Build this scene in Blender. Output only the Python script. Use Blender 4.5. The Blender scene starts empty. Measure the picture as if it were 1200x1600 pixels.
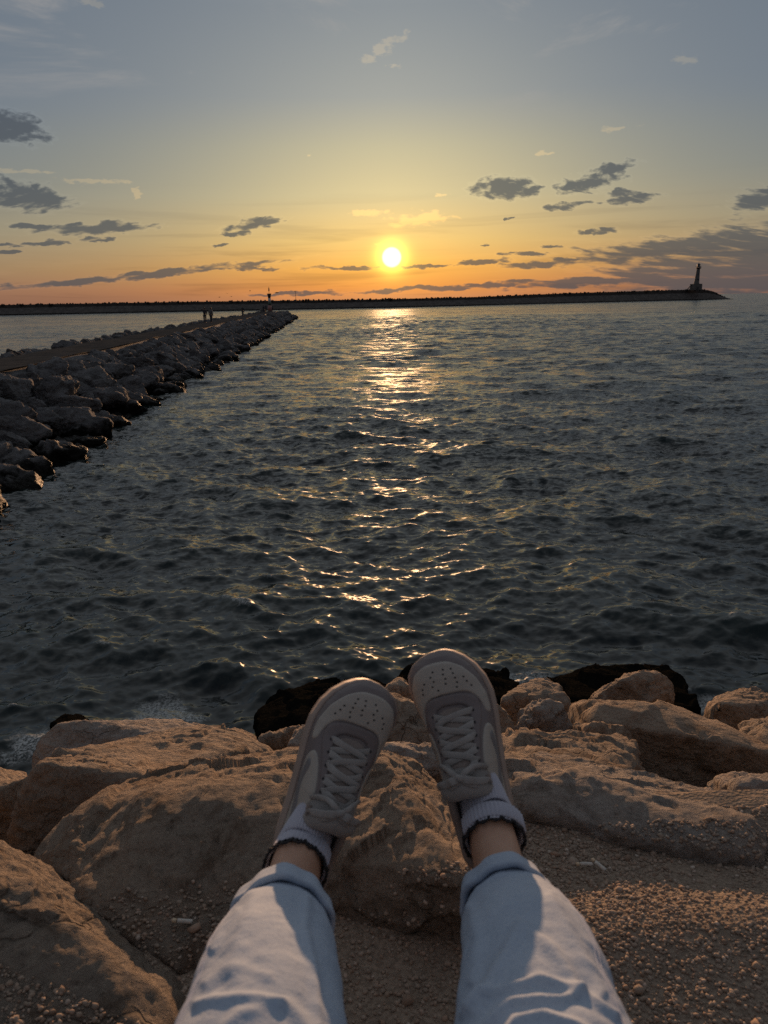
import bpy, bmesh, math, random
import numpy as np
from mathutils import Vector, Matrix, Euler
from mathutils.bvhtree import BVHTree

scene = bpy.context.scene
COL = scene.collection
R = math.radians
CAMZ = 4.0                      # eye height above the water (water is z = 0)

# ------------------------------------------------------------------ camera
PITCH, ROLL, FPX = R(15.4), 0.02, 1200.0
_f = np.array([0, math.cos(PITCH), -math.sin(PITCH)])
_r0 = np.array([1.0, 0, 0]); _u0 = np.array([0, math.sin(PITCH), math.cos(PITCH)])
_r = math.cos(ROLL)*_r0 - math.sin(ROLL)*_u0
_u = math.sin(ROLL)*_r0 + math.cos(ROLL)*_u0
cam_d = bpy.data.cameras.new("camera"); cam = bpy.data.objects.new("camera", cam_d); COL.objects.link(cam)
cam.matrix_world = Matrix(((_r[0], _u[0], -_f[0], 0), (_r[1], _u[1], -_f[1], 0), (_r[2], _u[2], -_f[2], CAMZ), (0, 0, 0, 1)))
cam_d.sensor_fit = 'HORIZONTAL'; cam_d.sensor_width = 36.0; cam_d.lens = 36.0
cam_d.clip_start = 0.02; cam_d.clip_end = 20000
cam_d.dof.use_dof = True; cam_d.dof.focus_distance = 4.0; cam_d.dof.aperture_fstop = 13.0
scene.camera = cam

def ray(px, py):
    d = _f + _r*(px-600)/FPX + _u*(800-py)/FPX
    return d/np.linalg.norm(d)
def U(px, py, y):               # point seen at photo pixel px,py lying y metres ahead
    d = ray(px, py); return np.array([0, 0, CAMZ]) + d*(y/d[1])
def UZ(px, py, z):              # point seen at px,py lying at height z
    d = ray(px, py); return np.array([0, 0, CAMZ]) + d*((z-CAMZ)/d[2])
def UC(px, py, dc):             # point at camera depth dc
    return np.array([0, 0, CAMZ]) + dc*(_f + _r*(px-600)/FPX + _u*(800-py)/FPX)
def PX(P):                      # world -> photo pixels
    q = np.asarray(P, float) - np.array([0, 0, CAMZ])
    dz = q@_f
    return 600+FPX*(q@_r)/dz, 800-FPX*(q@_u)/dz
def azel(px, py):
    d = ray(px, py); return math.degrees(math.atan2(d[0], d[1])), math.degrees(math.asin(d[2]))

# ------------------------------------------------------------------ sun and exposure
SAZ, SEL = azel(612, 402)
sd = bpy.data.lights.new("sun", 'SUN'); sun = bpy.data.objects.new("sun", sd); COL.objects.link(sun)
sdir = Vector((math.sin(R(SAZ))*math.cos(R(SEL)), math.cos(R(SAZ))*math.cos(R(SEL)), math.sin(R(SEL))))
sun.rotation_euler = sdir.to_track_quat('Z', 'Y').to_euler()
sun.location = (0, 60, 30)
sd.energy = 4.9; sd.angle = R(0.6); sd.color = (1.0, 0.56, 0.29)
scene.view_settings.view_transform = 'Standard'; scene.view_settings.look = 'None'
scene.view_settings.exposure = 0; scene.view_settings.gamma = 1; scene.view_settings.use_curve_mapping = False

def s2l(c):
    return tuple(((v/255)/12.92 if v/255 <= 0.04045 else ((v/255+0.055)/1.055)**2.4) for v in c)

# ------------------------------------------------------------------ node helper
class NT:
    def __init__(s, tree): s.t = tree; s.n = tree.nodes; s.l = tree.links
    def put(s, sock, v):
        if isinstance(v, bpy.types.NodeSocket): s.l.new(v, sock)
        elif v is not None:
            if hasattr(sock, 'default_value'):
                dv = sock.default_value
                try: n = len(dv)
                except TypeError: n = 0
                if n and not hasattr(v, '__len__'): v = (v,)*n if n == 3 else (v, v, v, 1)
                if n == 4 and len(v) == 3: v = (*v, 1)
                sock.default_value = v
    def m(s, op, a, b=None, c=None, clamp=False):
        n = s.n.new('ShaderNodeMath'); n.operation = op; n.use_clamp = clamp
        for i, v in enumerate((a, b, c)):
            if v is not None: s.put(n.inputs[i], v)
        return n.outputs[0]
    def vm(s, op, a, b=None, scale=None):
        n = s.n.new('ShaderNodeVectorMath'); n.operation = op
        s.put(n.inputs[0], a)
        if b is not None: s.put(n.inputs[1], b)
        if scale is not None: s.put(n.inputs['Scale'], scale)
        return n.outputs['Value'] if op in ('LENGTH', 'DOT_PRODUCT', 'DISTANCE') else n.outputs[0]
    def sep(s, v):
        n = s.n.new('ShaderNodeSeparateXYZ'); s.put(n.inputs[0], v); return n.outputs
    def comb(s, x, y, z):
        n = s.n.new('ShaderNodeCombineXYZ')
        for i, v in enumerate((x, y, z)): s.put(n.inputs[i], v)
        return n.outputs[0]
    def noise(s, vec, scale, detail=2, rough=0.5, dist=0.0, out='Fac', lac=2.0):
        n = s.n.new('ShaderNodeTexNoise'); s.put(n.inputs['Vector'], vec)
        n.inputs['Scale'].default_value = scale; n.inputs['Detail'].default_value = detail
        n.inputs['Roughness'].default_value = rough; n.inputs['Distortion'].default_value = dist
        n.inputs['Lacunarity'].default_value = lac
        return n.outputs[out]
    def voro(s, vec, scale, feature='F1', out='Distance', rnd=1.0):
        n = s.n.new('ShaderNodeTexVoronoi'); n.feature = feature; s.put(n.inputs['Vector'], vec)
        n.inputs['Scale'].default_value = scale; n.inputs['Randomness'].default_value = rnd
        return n.outputs[out]
    def mr(s, v, a, b, c=0.0, d=1.0, smooth=False):
        n = s.n.new('ShaderNodeMapRange'); n.clamp = True
        if smooth: n.interpolation_type = 'SMOOTHSTEP'
        s.put(n.inputs[0], v)
        for i, q in enumerate((a, b, c, d)): s.put(n.inputs[i+1], q)
        return n.outputs[0]
    def mix(s, f, a, b, mode='MIX'):
        n = s.n.new('ShaderNodeMix'); n.data_type = 'RGBA'; n.blend_type = mode
        s.put(n.inputs[0], f); s.put(n.inputs[6], a); s.put(n.inputs[7], b); return n.outputs[2]
    def ramp(s, f, stops, interp='LINEAR'):
        n = s.n.new('ShaderNodeValToRGB'); n.color_ramp.interpolation = interp; s.put(n.inputs[0], f)
        e = n.color_ramp.elements
        while len(e) < len(stops): e.new(0.5)
        for i, (p, c) in enumerate(stops):
            e[i].position = p; e[i].color = (*c, 1) if len(c) == 3 else c
        return n.outputs[0]
    def bump(s, h, strength, dist=1.0, normal=None):
        n = s.n.new('ShaderNodeBump'); n.inputs['Strength'].default_value = strength
        n.inputs['Distance'].default_value = dist; s.put(n.inputs['Height'], h)
        if normal is not None: s.put(n.inputs['Normal'], normal)
        return n.outputs[0]
    def geo(s, out='Position'):
        return s.n.new('ShaderNodeNewGeometry').outputs[out]
    def tex(s, out='Object'):
        return s.n.new('ShaderNodeTexCoord').outputs[out]

# ------------------------------------------------------------------ sky
world = bpy.data.worlds.new("World"); scene.world = world; world.use_nodes = True
w = NT(world.node_tree); w.n.clear()
dirv = w.vm('NORMALIZE', w.tex('Generated'))
dx, dy, dz = w.sep(dirv)
el = w.m('MULTIPLY', w.m('ARCSINE', dz), 57.29578)
az = w.m('MULTIPLY', w.m('ARCTAN2', dx, dy), 57.29578)
def elr(stops, lo=-6.0, hi=90.0):
    # elevation stretched by a square root so the low sky gets most of the ramp
    return [(math.sqrt((e-lo)/(hi-lo)), s2l(c)) for e, c in stops]
elt = w.m('SQRT', w.mr(el, -6.0, 90.0))
sunny = w.ramp(elt, elr([(-6, (190, 110, 60)), (0.0, (202, 134, 92)), (0.9, (228, 146, 72)), (2.2, (243, 176, 82)), (4.0, (238, 200, 120)),
                         (7.0, (212, 200, 154)), (10, (190, 186, 156)), (13, (157, 163, 160)), (18, (136, 145, 151)), (30, (164, 168, 172)), (50, (158, 163, 170)), (90, (100, 110, 126))]))
side = w.ramp(elt, elr([(-6, (120, 85, 70)), (0.0, (128, 94, 80)), (1.2, (146, 112, 92)), (2.5, (148, 126, 100)), (5, (142, 138, 122)),
                        (8, (122, 129, 130)), (12, (110, 122, 135)), (18, (106, 118, 132)), (30, (154, 160, 166)), (50, (152, 158, 166)), (90, (100, 110, 126))]))
back = w.ramp(elt, elr([(-6, (60, 60, 66)), (0.0, (94, 90, 98)), (8, (100, 98, 105)), (20, (102, 103, 110)), (45, (106, 110, 119)), (90, (100, 110, 126))]))
daz = w.m('ABSOLUTE', w.m('SUBTRACT', az, SAZ))
f1 = w.m('EXPONENT', w.m('MULTIPLY', w.m('POWER', w.m('DIVIDE', daz, 15.0), 1.7), -1.0))
f2 = w.mr(daz, 35, 100, 0, 1, True)
skyc = w.mix(f2, w.mix(f1, side, sunny), back)
nish = w.n.new('ShaderNodeTexSky'); nish.sky_type = 'NISHITA'; nish.sun_disc = False
nish.sun_elevation = R(SEL); nish.sun_rotation = R(SAZ); nish.dust_density = 2.0
skyc = w.mix(0.03, skyc, w.vm('SCALE', nish.outputs[0], scale=0.12))
# angular distance from the sun: glow
sdot = w.vm('DOT_PRODUCT', dirv, tuple(sdir))
sang = w.m('MULTIPLY', w.m('ARCCOSINE', w.m('MINIMUM', sdot, 0.9999999)), 57.29578)
# horizontal low streaks of thin cloud
pos = w.comb(az, el, 0.0)
st = w.noise(w.comb(w.m('MULTIPLY', az, 0.055), w.m('MULTIPLY', el, 0.95), 3.0), 1.0, 5, 0.6, 0.4)
lowm = w.mr(el, 9.0, 1.0, 0.0, 1.0, True)
streak_d = w.m('MULTIPLY', w.mr(st, 0.5, 0.68, 0, 1, True), lowm)
streak_b = w.m('MULTIPLY', w.mr(st, 0.46, 0.3, 0, 1, True), lowm)
skyc = w.mix(w.m('MULTIPLY', streak_d, 0.5), skyc, w.mix(1.0, skyc, s2l((188, 190, 205)), 'MULTIPLY'))
skyc = w.mix(w.m('MULTIPLY', streak_b, 0.28), skyc, w.vm('SCALE', skyc, scale=1.28))
# pale high veil
hv = w.noise(w.comb(w.m('MULTIPLY', az, 0.06), w.m('MULTIPLY', el, 0.16), 8.0), 1.0, 7, 0.62, 0.9)
hvm = w.m('MULTIPLY', w.mr(hv, 0.5, 0.72, 0, 1, True), w.mr(el, 10.0, 17.5, 0.0, 1.0, True))
skyc = w.mix(w.m('MULTIPLY', hvm, 0.75), skyc, s2l((172, 166, 160)))
# single clouds, each an ellipse on the sky dome eaten at by noise
DARK = [(785,294,52,17,0),(826,298,22,9,0),(918,286,50,12,-6),(955,264,36,10,-8),(892,320,36,7,-5),(986,312,40,8,-3),(972,303,30,7,0),
 (1192,310,44,17,-12),(1120,383,235,20,-3),(1205,384,130,36,0),(1190,432,250,42,2),(1050,414,60,10,0),(15,197,50,21,10),(38,306,62,20,8),(150,357,90,9,-3),(50,353,30,5,0),
 (72,380,32,4,0),(148,375,26,4,-5),(10,382,26,3,0),(10,393,16,3,0),(396,350,46,9,-9),(370,364,24,4,0),(345,382,16,3,0),(545,419,75,4,0),(660,416,60,3,-2),(745,410,52,4.5,-3),
 (845,412,62,6.5,-2),(888,404,30,4,0),(820,396,40,3.5,0),(858,384,20,3,0),(928,362,34,4,-3),(210,431,230,6,-5),(385,419,55,3.5,0),
 (760,446,120,5,-3),(640,452,110,4,-2),(960,438,170,9,-3),(470,459,90,4,-1),(1120,436,170,20,0),(800,342,7,3,0),(755,383,12,2,0)]
BRIGHT = [(655,343,52,12,-3),(597,76,48,9,-27),(852,240,11,4,0),(575,334,36,5,0),(150,283,60,4,0),(690,303,10,3,0),(618,101,10,4,0),(590,381,14,3,0),
 (30,268,50,4,0),(960,200,30,4,0),(1075,93,22,6,0),(140,2,22,5,10),(480,243,7,3,0),(215,300,8,10,0)]
azs = w.m('MULTIPLY', az, w.mr(el, 0.5, 7.0, 0.4, 1.1))
nz1 = w.noise(w.comb(azs, w.m('MULTIPLY', el, 2.3), 0.0), 1.0, 6, 0.57, 0.25)
nz2 = w.noise(w.comb(w.m('MULTIPLY', az, 0.8), w.m('MULTIPLY', el, 1.6), 5.0), 1.0, 3, 0.55, 0.0, 'Color')
wp = w.vm('ADD', pos, w.vm('MULTIPLY', w.vm('SUBTRACT', nz2, (0.5, 0.5, 0.5)), (2.6, 0.8, 0.0)))
def cloud_field(lst):
    acc = None
    for (cx, cy, hw, hh, rot) in lst:
        a, e = azel(cx, cy)
        n = w.n.new('ShaderNodeMapping'); n.vector_type = 'TEXTURE'; w.put(n.inputs['Vector'], wp)
        n.inputs['Location'].default_value = (a, e, 0); n.inputs['Rotation'].default_value = (0, 0, R(-rot))
        n.inputs['Scale'].default_value = (hw/20.9*1.12, hh/20.9*1.15, 1)
        L = w.vm('LENGTH', n.outputs[0])
        acc = L if acc is None else w.m('MINIMUM', acc, L)
    return acc
Ld = cloud_field(DARK)
dd = w.m('ADD', w.m('SUBTRACT', 0.95, w.m('MULTIPLY', Ld, Ld)), w.m('MULTIPLY', w.m('SUBTRACT', nz1, 0.5), 2.3))
db = w.m('ADD', w.m('SUBTRACT', 0.9, cloud_field(BRIGHT)), w.m('MULTIPLY', w.m('SUBTRACT', nz1, 0.52), 2.3))
rimA = w.mr(dd, -0.08, 0.42, 0, 1, True); thick = w.mr(dd, 0.12, 0.8, 0, 1, True)
skyc = w.mix(w.m('MULTIPLY', w.mr(db, 0.0, 0.5, 0, 1, True), 0.8), skyc, w.mix(1.0, w.vm('SCALE', skyc, scale=1.45), s2l((255, 240, 222)), 'MULTIPLY'))
cloudc = w.mix(thick, w.vm('SCALE', skyc, scale=1.12), w.mix(0.62, w.mix(1.0, skyc, s2l((150, 158, 175)), 'MULTIPLY'), s2l((88, 94, 100))))
skyc = w.mix(w.m('MULTIPLY', rimA, 0.9), skyc, cloudc)
# aureole and the low sun itself
g1 = w.m('MULTIPLY', w.m('EXPONENT', w.m('MULTIPLY', w.m('POWER', w.m('DIVIDE', sang, 0.95), 2.0), -1.0)), 1.9)
g2 = w.m('MULTIPLY', w.m('EXPONENT', w.m('MULTIPLY', sang, -0.55)), 0.22)
g3 = w.m('MULTIPLY', w.m('EXPONENT', w.m('MULTIPLY', sang, -0.22)), 0.04)
skyc = w.vm('ADD', skyc, w.vm('SCALE', (1.0, 0.80, 0.10), scale=g1))
skyc = w.vm('ADD', skyc, w.vm('SCALE', (1.0, 0.62, 0.16), scale=w.m('ADD', g2, g3)))
disc = w.m('MULTIPLY', w.mr(sang, 0.74, 0.36, 0, 1, True), 6.0)
skyc = w.vm('ADD', skyc, w.vm('SCALE', (1.0, 0.93, 0.75), scale=disc))
bg = w.n.new('ShaderNodeBackground'); w.put(bg.inputs[0], skyc); bg.inputs[1].default_value = 1.0
wo = w.n.new('ShaderNodeOutputWorld'); w.l.new(bg.outputs[0], wo.inputs[0])
world.cycles.sampling_method = 'MANUAL'; world.cycles.sample_map_resolution = 1024

scene.cycles.max_bounces = 5; scene.cycles.diffuse_bounces = 3; scene.cycles.glossy_bounces = 3
scene.cycles.caustics_reflective = False; scene.cycles.caustics_refractive = False
scene.cycles.sample_clamp_indirect = 4.0; scene.cycles.sample_clamp_direct = 1.8
scene.cycles.use_denoising = False; scene.render.filter_size = 1.3

# ------------------------------------------------------------------ object helpers
def props(o, label=None, cat=None, group=None, kind=None):
    if label: o['label'] = label
    if cat: o['category'] = cat
    if group: o['group'] = group
    if kind: o['kind'] = kind
    return o
def mesh_data(name, V, F, mats, smooth=True, fmat=None):
    V = np.asarray(V, np.float64)
    me = bpy.data.meshes.new(name)
    if isinstance(F, np.ndarray) and F.ndim == 2:
        k = F.shape[1]; nf = len(F)
        me.vertices.add(len(V)); me.vertices.foreach_set('co', V.astype(np.float32).ravel())
        me.loops.add(nf*k); me.loops.foreach_set('vertex_index', F.astype(np.int32).ravel())
        me.polygons.add(nf); me.polygons.foreach_set('loop_start', np.arange(0, nf*k, k, dtype=np.int32))
        me.polygons.foreach_set('loop_total', np.full(nf, k, np.int32))
        me.update(calc_edges=True); me.validate()
    else:
        me.from_pydata([tuple(v) for v in V], [], [tuple(f) for f in F]); me.update()
    for m_ in (mats if isinstance(mats, (list, tuple)) else [mats]): me.materials.append(m_)
    if smooth: me.polygons.foreach_set('use_smooth', np.ones(len(me.polygons), bool))
    if fmat is not None: me.polygons.foreach_set('material_index', np.asarray(fmat, np.int32))
    return me
def obj(name, V, F, mats, parent=None, smooth=True, loc=None, **k):
    me = mesh_data(name, V, F, mats, smooth)
    o = bpy.data.objects.new(name, me); COL.objects.link(o)
    if loc is not None: o.location = loc
    if parent is not None: o.parent = parent
    return props(o, **k)
def bmobj(name, bm, mats, parent=None, smooth=False, **k):
    me = bpy.data.meshes.new(name); bm.to_mesh(me); bm.free()
    for m_ in (mats if isinstance(mats, (list, tuple)) else [mats]): me.materials.append(m_)
    if smooth: me.polygons.foreach_set('use_smooth', np.ones(len(me.polygons), bool))
    o = bpy.data.objects.new(name, me); COL.objects.link(o)
    if parent is not None: o.parent = parent
    return props(o, **k)
def empty(name, loc=(0, 0, 0), **k):
    o = bpy.data.objects.new(name, None); COL.objects.link(o); o.location = loc; o.empty_display_size = 0.1
    return props(o, **k)
def grid_faces(nu, nv, closed_u=False):
    # vertices laid out [v][u]
    iu = np.arange(nu if closed_u else nu-1); iv = np.arange(nv-1)
    a, b = np.meshgrid(iu, iv); a = a.ravel(); b = b.ravel(); a2 = (a+1) % nu
    return np.stack([b*nu+a, b*nu+a2, (b+1)*nu+a2, (b+1)*nu+a], 1)

# ------------------------------------------------------------------ numpy noise
def _hash(ix, iy, iz, seed):
    h = (ix.astype(np.int64)*374761393 + iy.astype(np.int64)*668265263 + iz.astype(np.int64)*2147483647 + seed*1274126177) & 0xFFFFFFFF
    h = ((h ^ (h >> 13))*1274126177) & 0xFFFFFFFF
    h = ((h ^ (h >> 15))*2246822519) & 0xFFFFFFFF
    return ((h ^ (h >> 16)) & 0xFFFFFF)/float(0xFFFFFF)
def vnoise(P, seed=0):
    i = np.floor(P).astype(np.int64); f = P-i; f = f*f*f*(f*(f*6-15)+10)
    x, y, z = i.T; out = 0
    for a in (0, 1):
        wx = f[:, 0] if a else 1-f[:, 0]
        for b in (0, 1):
            wy = f[:, 1] if b else 1-f[:, 1]
            for c in (0, 1):
                wz = f[:, 2] if c else 1-f[:, 2]
                out = out + wx*wy*wz*_hash(x+a, y+b, z+c, seed)
    return out*2-1
def fbm(P, octv=4, seed=0, gain=0.5, lac=2.03, ridge=False):
    a, s, t = 1.0, 0.0, 0.0; P = np.asarray(P, float)
    for o in range(octv):
        n = vnoise(P*(lac**o)+o*17.3, seed+o)
        if ridge: n = 2.4*np.abs(n)-1
        s = s+a*n; t += a; a *= gain
    return s/t
def facets(P, seed, g):
    """broken faces: every cell of a jittered lattice carries its own tilted plane"""
    i = np.floor(P).astype(np.int64); best = np.full(len(P), 1e9); out = np.zeros(len(P))
    for a in (-1, 0, 1):
        for b in (-1, 0, 1):
            for c in (-1, 0, 1):
                j = i+np.array([a, b, c]); x, y, z = j.T
                o = np.stack([_hash(x, y, z, seed+k) for k in range(3)], 1); d = P-(j+o); q = (d*d).sum(1)
                gr = np.stack([_hash(x, y, z, seed+5+k)*2-1 for k in range(3)], 1)
                h = (d*gr).sum(1)*g+(_hash(x, y, z, seed+9)-.5)*g*.22; m_ = q < best; best[m_] = q[m_]; out[m_] = h[m_]
    return out
def sstep(a, b, x):
    t = np.clip((x-a)/(b-a), 0, 1); return t*t*(3-2*t)

# ------------------------------------------------------------------ materials
def mat(name, fn):
    m_ = bpy.data.materials.new(name); m_.use_nodes = True
    n = NT(m_.node_tree); n.n.clear()
    bs = n.n.new('ShaderNodeBsdfPrincipled'); o = n.n.new('ShaderNodeOutputMaterial'); n.l.new(bs.outputs[0], o.inputs[0])
    fn(n, bs.inputs); return m_
def simple(name, col, rough=0.6, var=0.12, scale=40, bump=0.0, spec=0.5, bscale=None):
    def fn(n, i):
        p = n.tex('Object')
        f = n.noise(p, scale, 4, 0.6)
        c = n.mix(n.mr(f, 0.3, 0.7), tuple(v*(1-var) for v in col), tuple(min(1, v*(1+var)) for v in col))
        n.put(i['Base Color'], c); i['Roughness'].default_value = rough; i['Specular IOR Level'].default_value = spec
        if bump: n.put(i['Normal'], n.bump(n.noise(p, bscale or scale*3, 3, 0.6), 0.6, bump))
    return mat(name, fn)
def rock_mat(name, ca, cb, cc, wet_z, wet_soft=0.35, fine=1.0, stain=0.5):
    def fn(n, i):
        P = n.geo('Position')
        big = n.noise(P, 1.7*fine, 5, 0.6, 0.3)
        c = n.mix(n.mr(big, 0.36, 0.62), ca, cb)
        c = n.mix(n.m('MULTIPLY', n.mr(n.noise(P, 5.5*fine, 6, 0.7, 0.6), 0.52, 0.68), stain), c, cc)
        sp = n.noise(P, 60*fine, 4, 0.75)
        c = n.mix(n.mr(sp, 0.46, 0.28), c, n.vm('SCALE', c, scale=0.5))
        c = n.mix(n.mr(n.noise(P, 110*fine, 3, 0.8), 0.56, 0.72, 0, 0.7), c, n.vm('SCALE', c, scale=1.6))
        c = n.mix(n.m('MULTIPLY', n.mr(n.noise(P, 22*fine, 4, 0.7), 0.55, 0.72), 0.35), c, tuple(min(1, v*1.5) for v in ca))
        pale = n.mr(n.noise(n.vm('MULTIPLY', P, (1.0, 0.6, 1.7)), 3.3*fine, 7, 0.72, 1.2), 0.54, 0.66)
        c = n.mix(n.m('MULTIPLY', pale, 0.55), c, tuple(min(1, v*1.45) for v in cb))
        dk = n.mr(n.noise(P, 7.5*fine, 6, 0.75, 0.8), 0.47, 0.36)
        c = n.mix(n.m('MULTIPLY', dk, 0.55), c, tuple(v*0.5 for v in cc))
        crk = n.voro(n.vm('ADD', P, n.vm('SCALE', n.noise(P, 3*fine, 4, 0.6, 0, 'Color'), scale=0.5)), 2.1*fine, 'DISTANCE_TO_EDGE')
        crm = n.m('MULTIPLY', n.mr(crk, 0.012, 0.0), n.mr(big, 0.5, 0.6))
        c = n.mix(n.m('MULTIPLY', crm, 0.5), c, n.vm('SCALE', c, scale=0.45))
        z = n.sep(P)[2]
        wz = n.m('ADD', z, n.m('MULTIPLY', n.m('SUBTRACT', n.noise(P, 2.2, 4, 0.6), 0.5), 1.1))
        wet = n.mr(wz, wet_z+wet_soft/2, wet_z-wet_soft/2, 0, 1, True)
        c = n.mix(wet, c, n.mix(n.mr(sp, 0.4, 0.6), (0.005, 0.005, 0.0045), (0.012, 0.011, 0.009)))
        n.put(i['Base Color'], c)
        n.put(i['Roughness'], n.mr(wet, 0, 1, 0.9, 0.5))
        n.put(i['Specular IOR Level'], n.mr(wet, 0, 1, 0.06, 0.0 if wet_z > 1 else 0.04))
        rg = n.n.new('ShaderNodeTexNoise'); rg.noise_type = 'RIDGED_MULTIFRACTAL'; n.put(rg.inputs['Vector'], n.vm('MULTIPLY', n.vm('ADD', P, n.vm('SCALE', n.noise(P, 6*fine, 3, 0.6, 0, 'Color'), scale=0.12)), (1.0, 0.45, 2.2)))
        rg.inputs['Scale'].default_value = 16*fine; rg.inputs['Detail'].default_value = 5; rg.inputs['Roughness'].default_value = 0.6
        h = n.m('ADD', n.m('MULTIPLY', n.noise(P, 45*fine, 8, 0.72), 1.1), n.m('MULTIPLY', n.m('POWER', rg.outputs[0], 0.7), 0.55))
        h = n.m('ADD', h, n.m('MULTIPLY', n.voro(n.vm('ADD', P, n.vm('SCALE', n.noise(P, 12*fine, 3, 0.6, 0, 'Color'), scale=0.15)), 17*fine, 'F1'), 0.9))
        h = n.m('SUBTRACT', h, n.m('MULTIPLY', crm, 0.6))
        n.put(i['Normal'], n.bump(h, 1.0, 0.028/fine))
    return mat(name, fn)
M = {}
M['rock'] = rock_mat('limestone_warm', (0.345, 0.268, 0.205), (0.27, 0.225, 0.185), (0.25, 0.16, 0.105), 0.72)
M['rock_grey'] = rock_mat('limestone_grey', (0.36, 0.31, 0.268), (0.285, 0.26, 0.242), (0.28, 0.20, 0.145), 0.72)
M['rock_wet'] = rock_mat('limestone_wet', (0.05, 0.045, 0.035), (0.03, 0.028, 0.022), (0.05, 0.04, 0.03), 2.0)
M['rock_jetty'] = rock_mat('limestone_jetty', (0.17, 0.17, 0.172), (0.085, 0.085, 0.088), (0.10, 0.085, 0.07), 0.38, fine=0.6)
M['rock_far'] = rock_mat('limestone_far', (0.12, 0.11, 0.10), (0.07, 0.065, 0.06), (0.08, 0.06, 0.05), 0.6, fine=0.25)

# ------------------------------------------------------------------ rocks
_ico = {}
def ico(n):
    if n not in _ico:
        bm = bmesh.new(); bmesh.ops.create_icosphere(bm, subdivisions=n, radius=1.0)
        V = np.array([v.co[:] for v in bm.verts]); F = np.array([[v.index for v in f.verts] for f in bm.faces]); bm.free()
        V /= np.linalg.norm(V, axis=1)[:, None]
        _ico[n] = (V, F)
    return _ico[n]
def hull_planes(P):
    bm = bmesh.new()
    for p in P: bm.verts.new(p)
    r = bmesh.ops.convex_hull(bm, input=bm.verts)
    bm.normal_update()
    c = np.mean([v.co[:] for v in bm.verts if v.link_faces], axis=0)
    pl = []
    for f in bm.faces:
        nn = np.array(f.normal[:]); d = float(nn@(np.array(f.verts[0].co[:])-c)); ar = f.calc_area()
        if ar < 1e-7: continue
        if d < 0: nn, d = -nn, -d
        for q in pl:
            if q[0]@nn > 0.995 and abs(q[1]-d) < 0.02*max(d, .01)+.004: break
        else: pl.append((nn, max(d, 1e-3)))
    bm.free()
    return c, np.array([q[0] for q in pl]), np.array([q[1] for q in pl])
def carve(P, seed=0, sub=6, round_=14, chips=8, amp=(0.03, 0.012, 0.004), size=None, fl=3.0, strata=0.35, fct=1.0):
    """solid stone from the corner points P: a hull with rounded arrises, chipped corners and worn, layered faces"""
    P = np.asarray(P, float); rng = np.random.RandomState(seed+11)
    c, Nn, D = hull_planes(P)
    ext = (P.max(0)-P.min(0))/2; ext = np.maximum(ext, ext.max()*0.3)
    if size is None: size = float(ext.mean())
    for k in range(chips):
        nn = rng.normal(size=3); nn /= np.linalg.norm(nn)
        sup = ((P-c)@nn).max()
        Nn = np.vstack([Nn, nn]); D = np.append(D, sup*rng.uniform(0.84 if round_ < 60 else 0.93, 1.0))
    V, F = ico(sub); W = V*ext; W = W/np.linalg.norm(W, axis=1)[:, None]
    q = np.maximum(W@Nn.T, 1e-6)/D[None]
    r = (q**round_).sum(1)**(-1.0/round_)
    X = W*r[:, None]
    # direction of the face a point belongs to
    wgt = q**20; nrm = (wgt/wgt.sum(1)[:, None])@Nn; nrm /= np.linalg.norm(nrm, axis=1)[:, None]
    Y = X+c+seed*3.1
    s = size
    a, b, e = amp
    d = a*fbm(Y*(fl/1.6/s*0.6), 3, seed) + b*(.55*fbm(Y*(fl*2.4/s*0.6)*np.array([1, .4, 1.9]), 4, seed+5, 0.55, ridge=True)+.75*fbm(Y*(fl*2.0/s*0.6)*np.array([1, .7, 1.5]), 4, seed+6, 0.6)) + e*fbm(Y*(fl*9/s*0.6)*np.array([1, .55, 1.6]), 3, seed+9, 0.6, ridge=True)
    wpd = Y+.10*s*np.stack([fbm(Y*(2.2/s)+k*9, 2, seed+30+k) for k in range(3)], 1)
    d = 0.6*d + fct*s*facets(wpd*(1.9/s), seed+40, .30)*.5 + fct*s*facets(wpd*(5.2/s)*np.array([1, .8, 1.5]), seed+60, .30)*.17
    # layering: thin terraces along a tilted bedding plane
    bd = np.array([0.25*rng.normal(), 0.25*rng.normal(), 1.0]); bd /= np.linalg.norm(bd)
    t = (Y@bd)/s*7 + 1.4*fbm(Y*(1.6/s), 3, seed+20)
    saw = (t-np.floor(t)); d = d + b*strata*(sstep(0, .75, saw)-sstep(.8, 1, saw)-0.4)
    X = X + nrm*d[:, None]
    return X+c, F

NEAR = []
def rock(pts, label, drop=0.5, back=0.25, seed=0, sub=6, mt='rock', chips=7, amp=(0.024, 0.014, 0.005), rnd=80, strata=0.35, fct=.62):
    T = np.array([U(*p) for p in pts])
    lowr = T.copy(); lowr[:, 2] -= drop
    ctr = T.mean(0)
    lowr[:, :2] = ctr[:2] + (lowr[:, :2]-ctr[:2])*1.04
    # the far side, out of sight from here, falls away
    far = T[T[:, 1] > np.median(T[:, 1])-1e-6].copy(); far[:, 1] += back; far[:, 2] -= 0.45*back+0.05
    far2 = far.copy(); far2[:, 2] -= drop*0.8
    P = np.vstack([T, lowr, far, far2])
    X, F = carve(P, seed, sub, rnd, chips, amp, strata=strata, fct=fct)
    base = np.array([ctr[0], ctr[1], P[:, 2].min()])
    o = obj('boulder', X-base, F, M[mt], loc=tuple(base), label=label, cat='boulder', group='boulders of the near shore')
    NEAR.append((X, F)); return o

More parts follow.
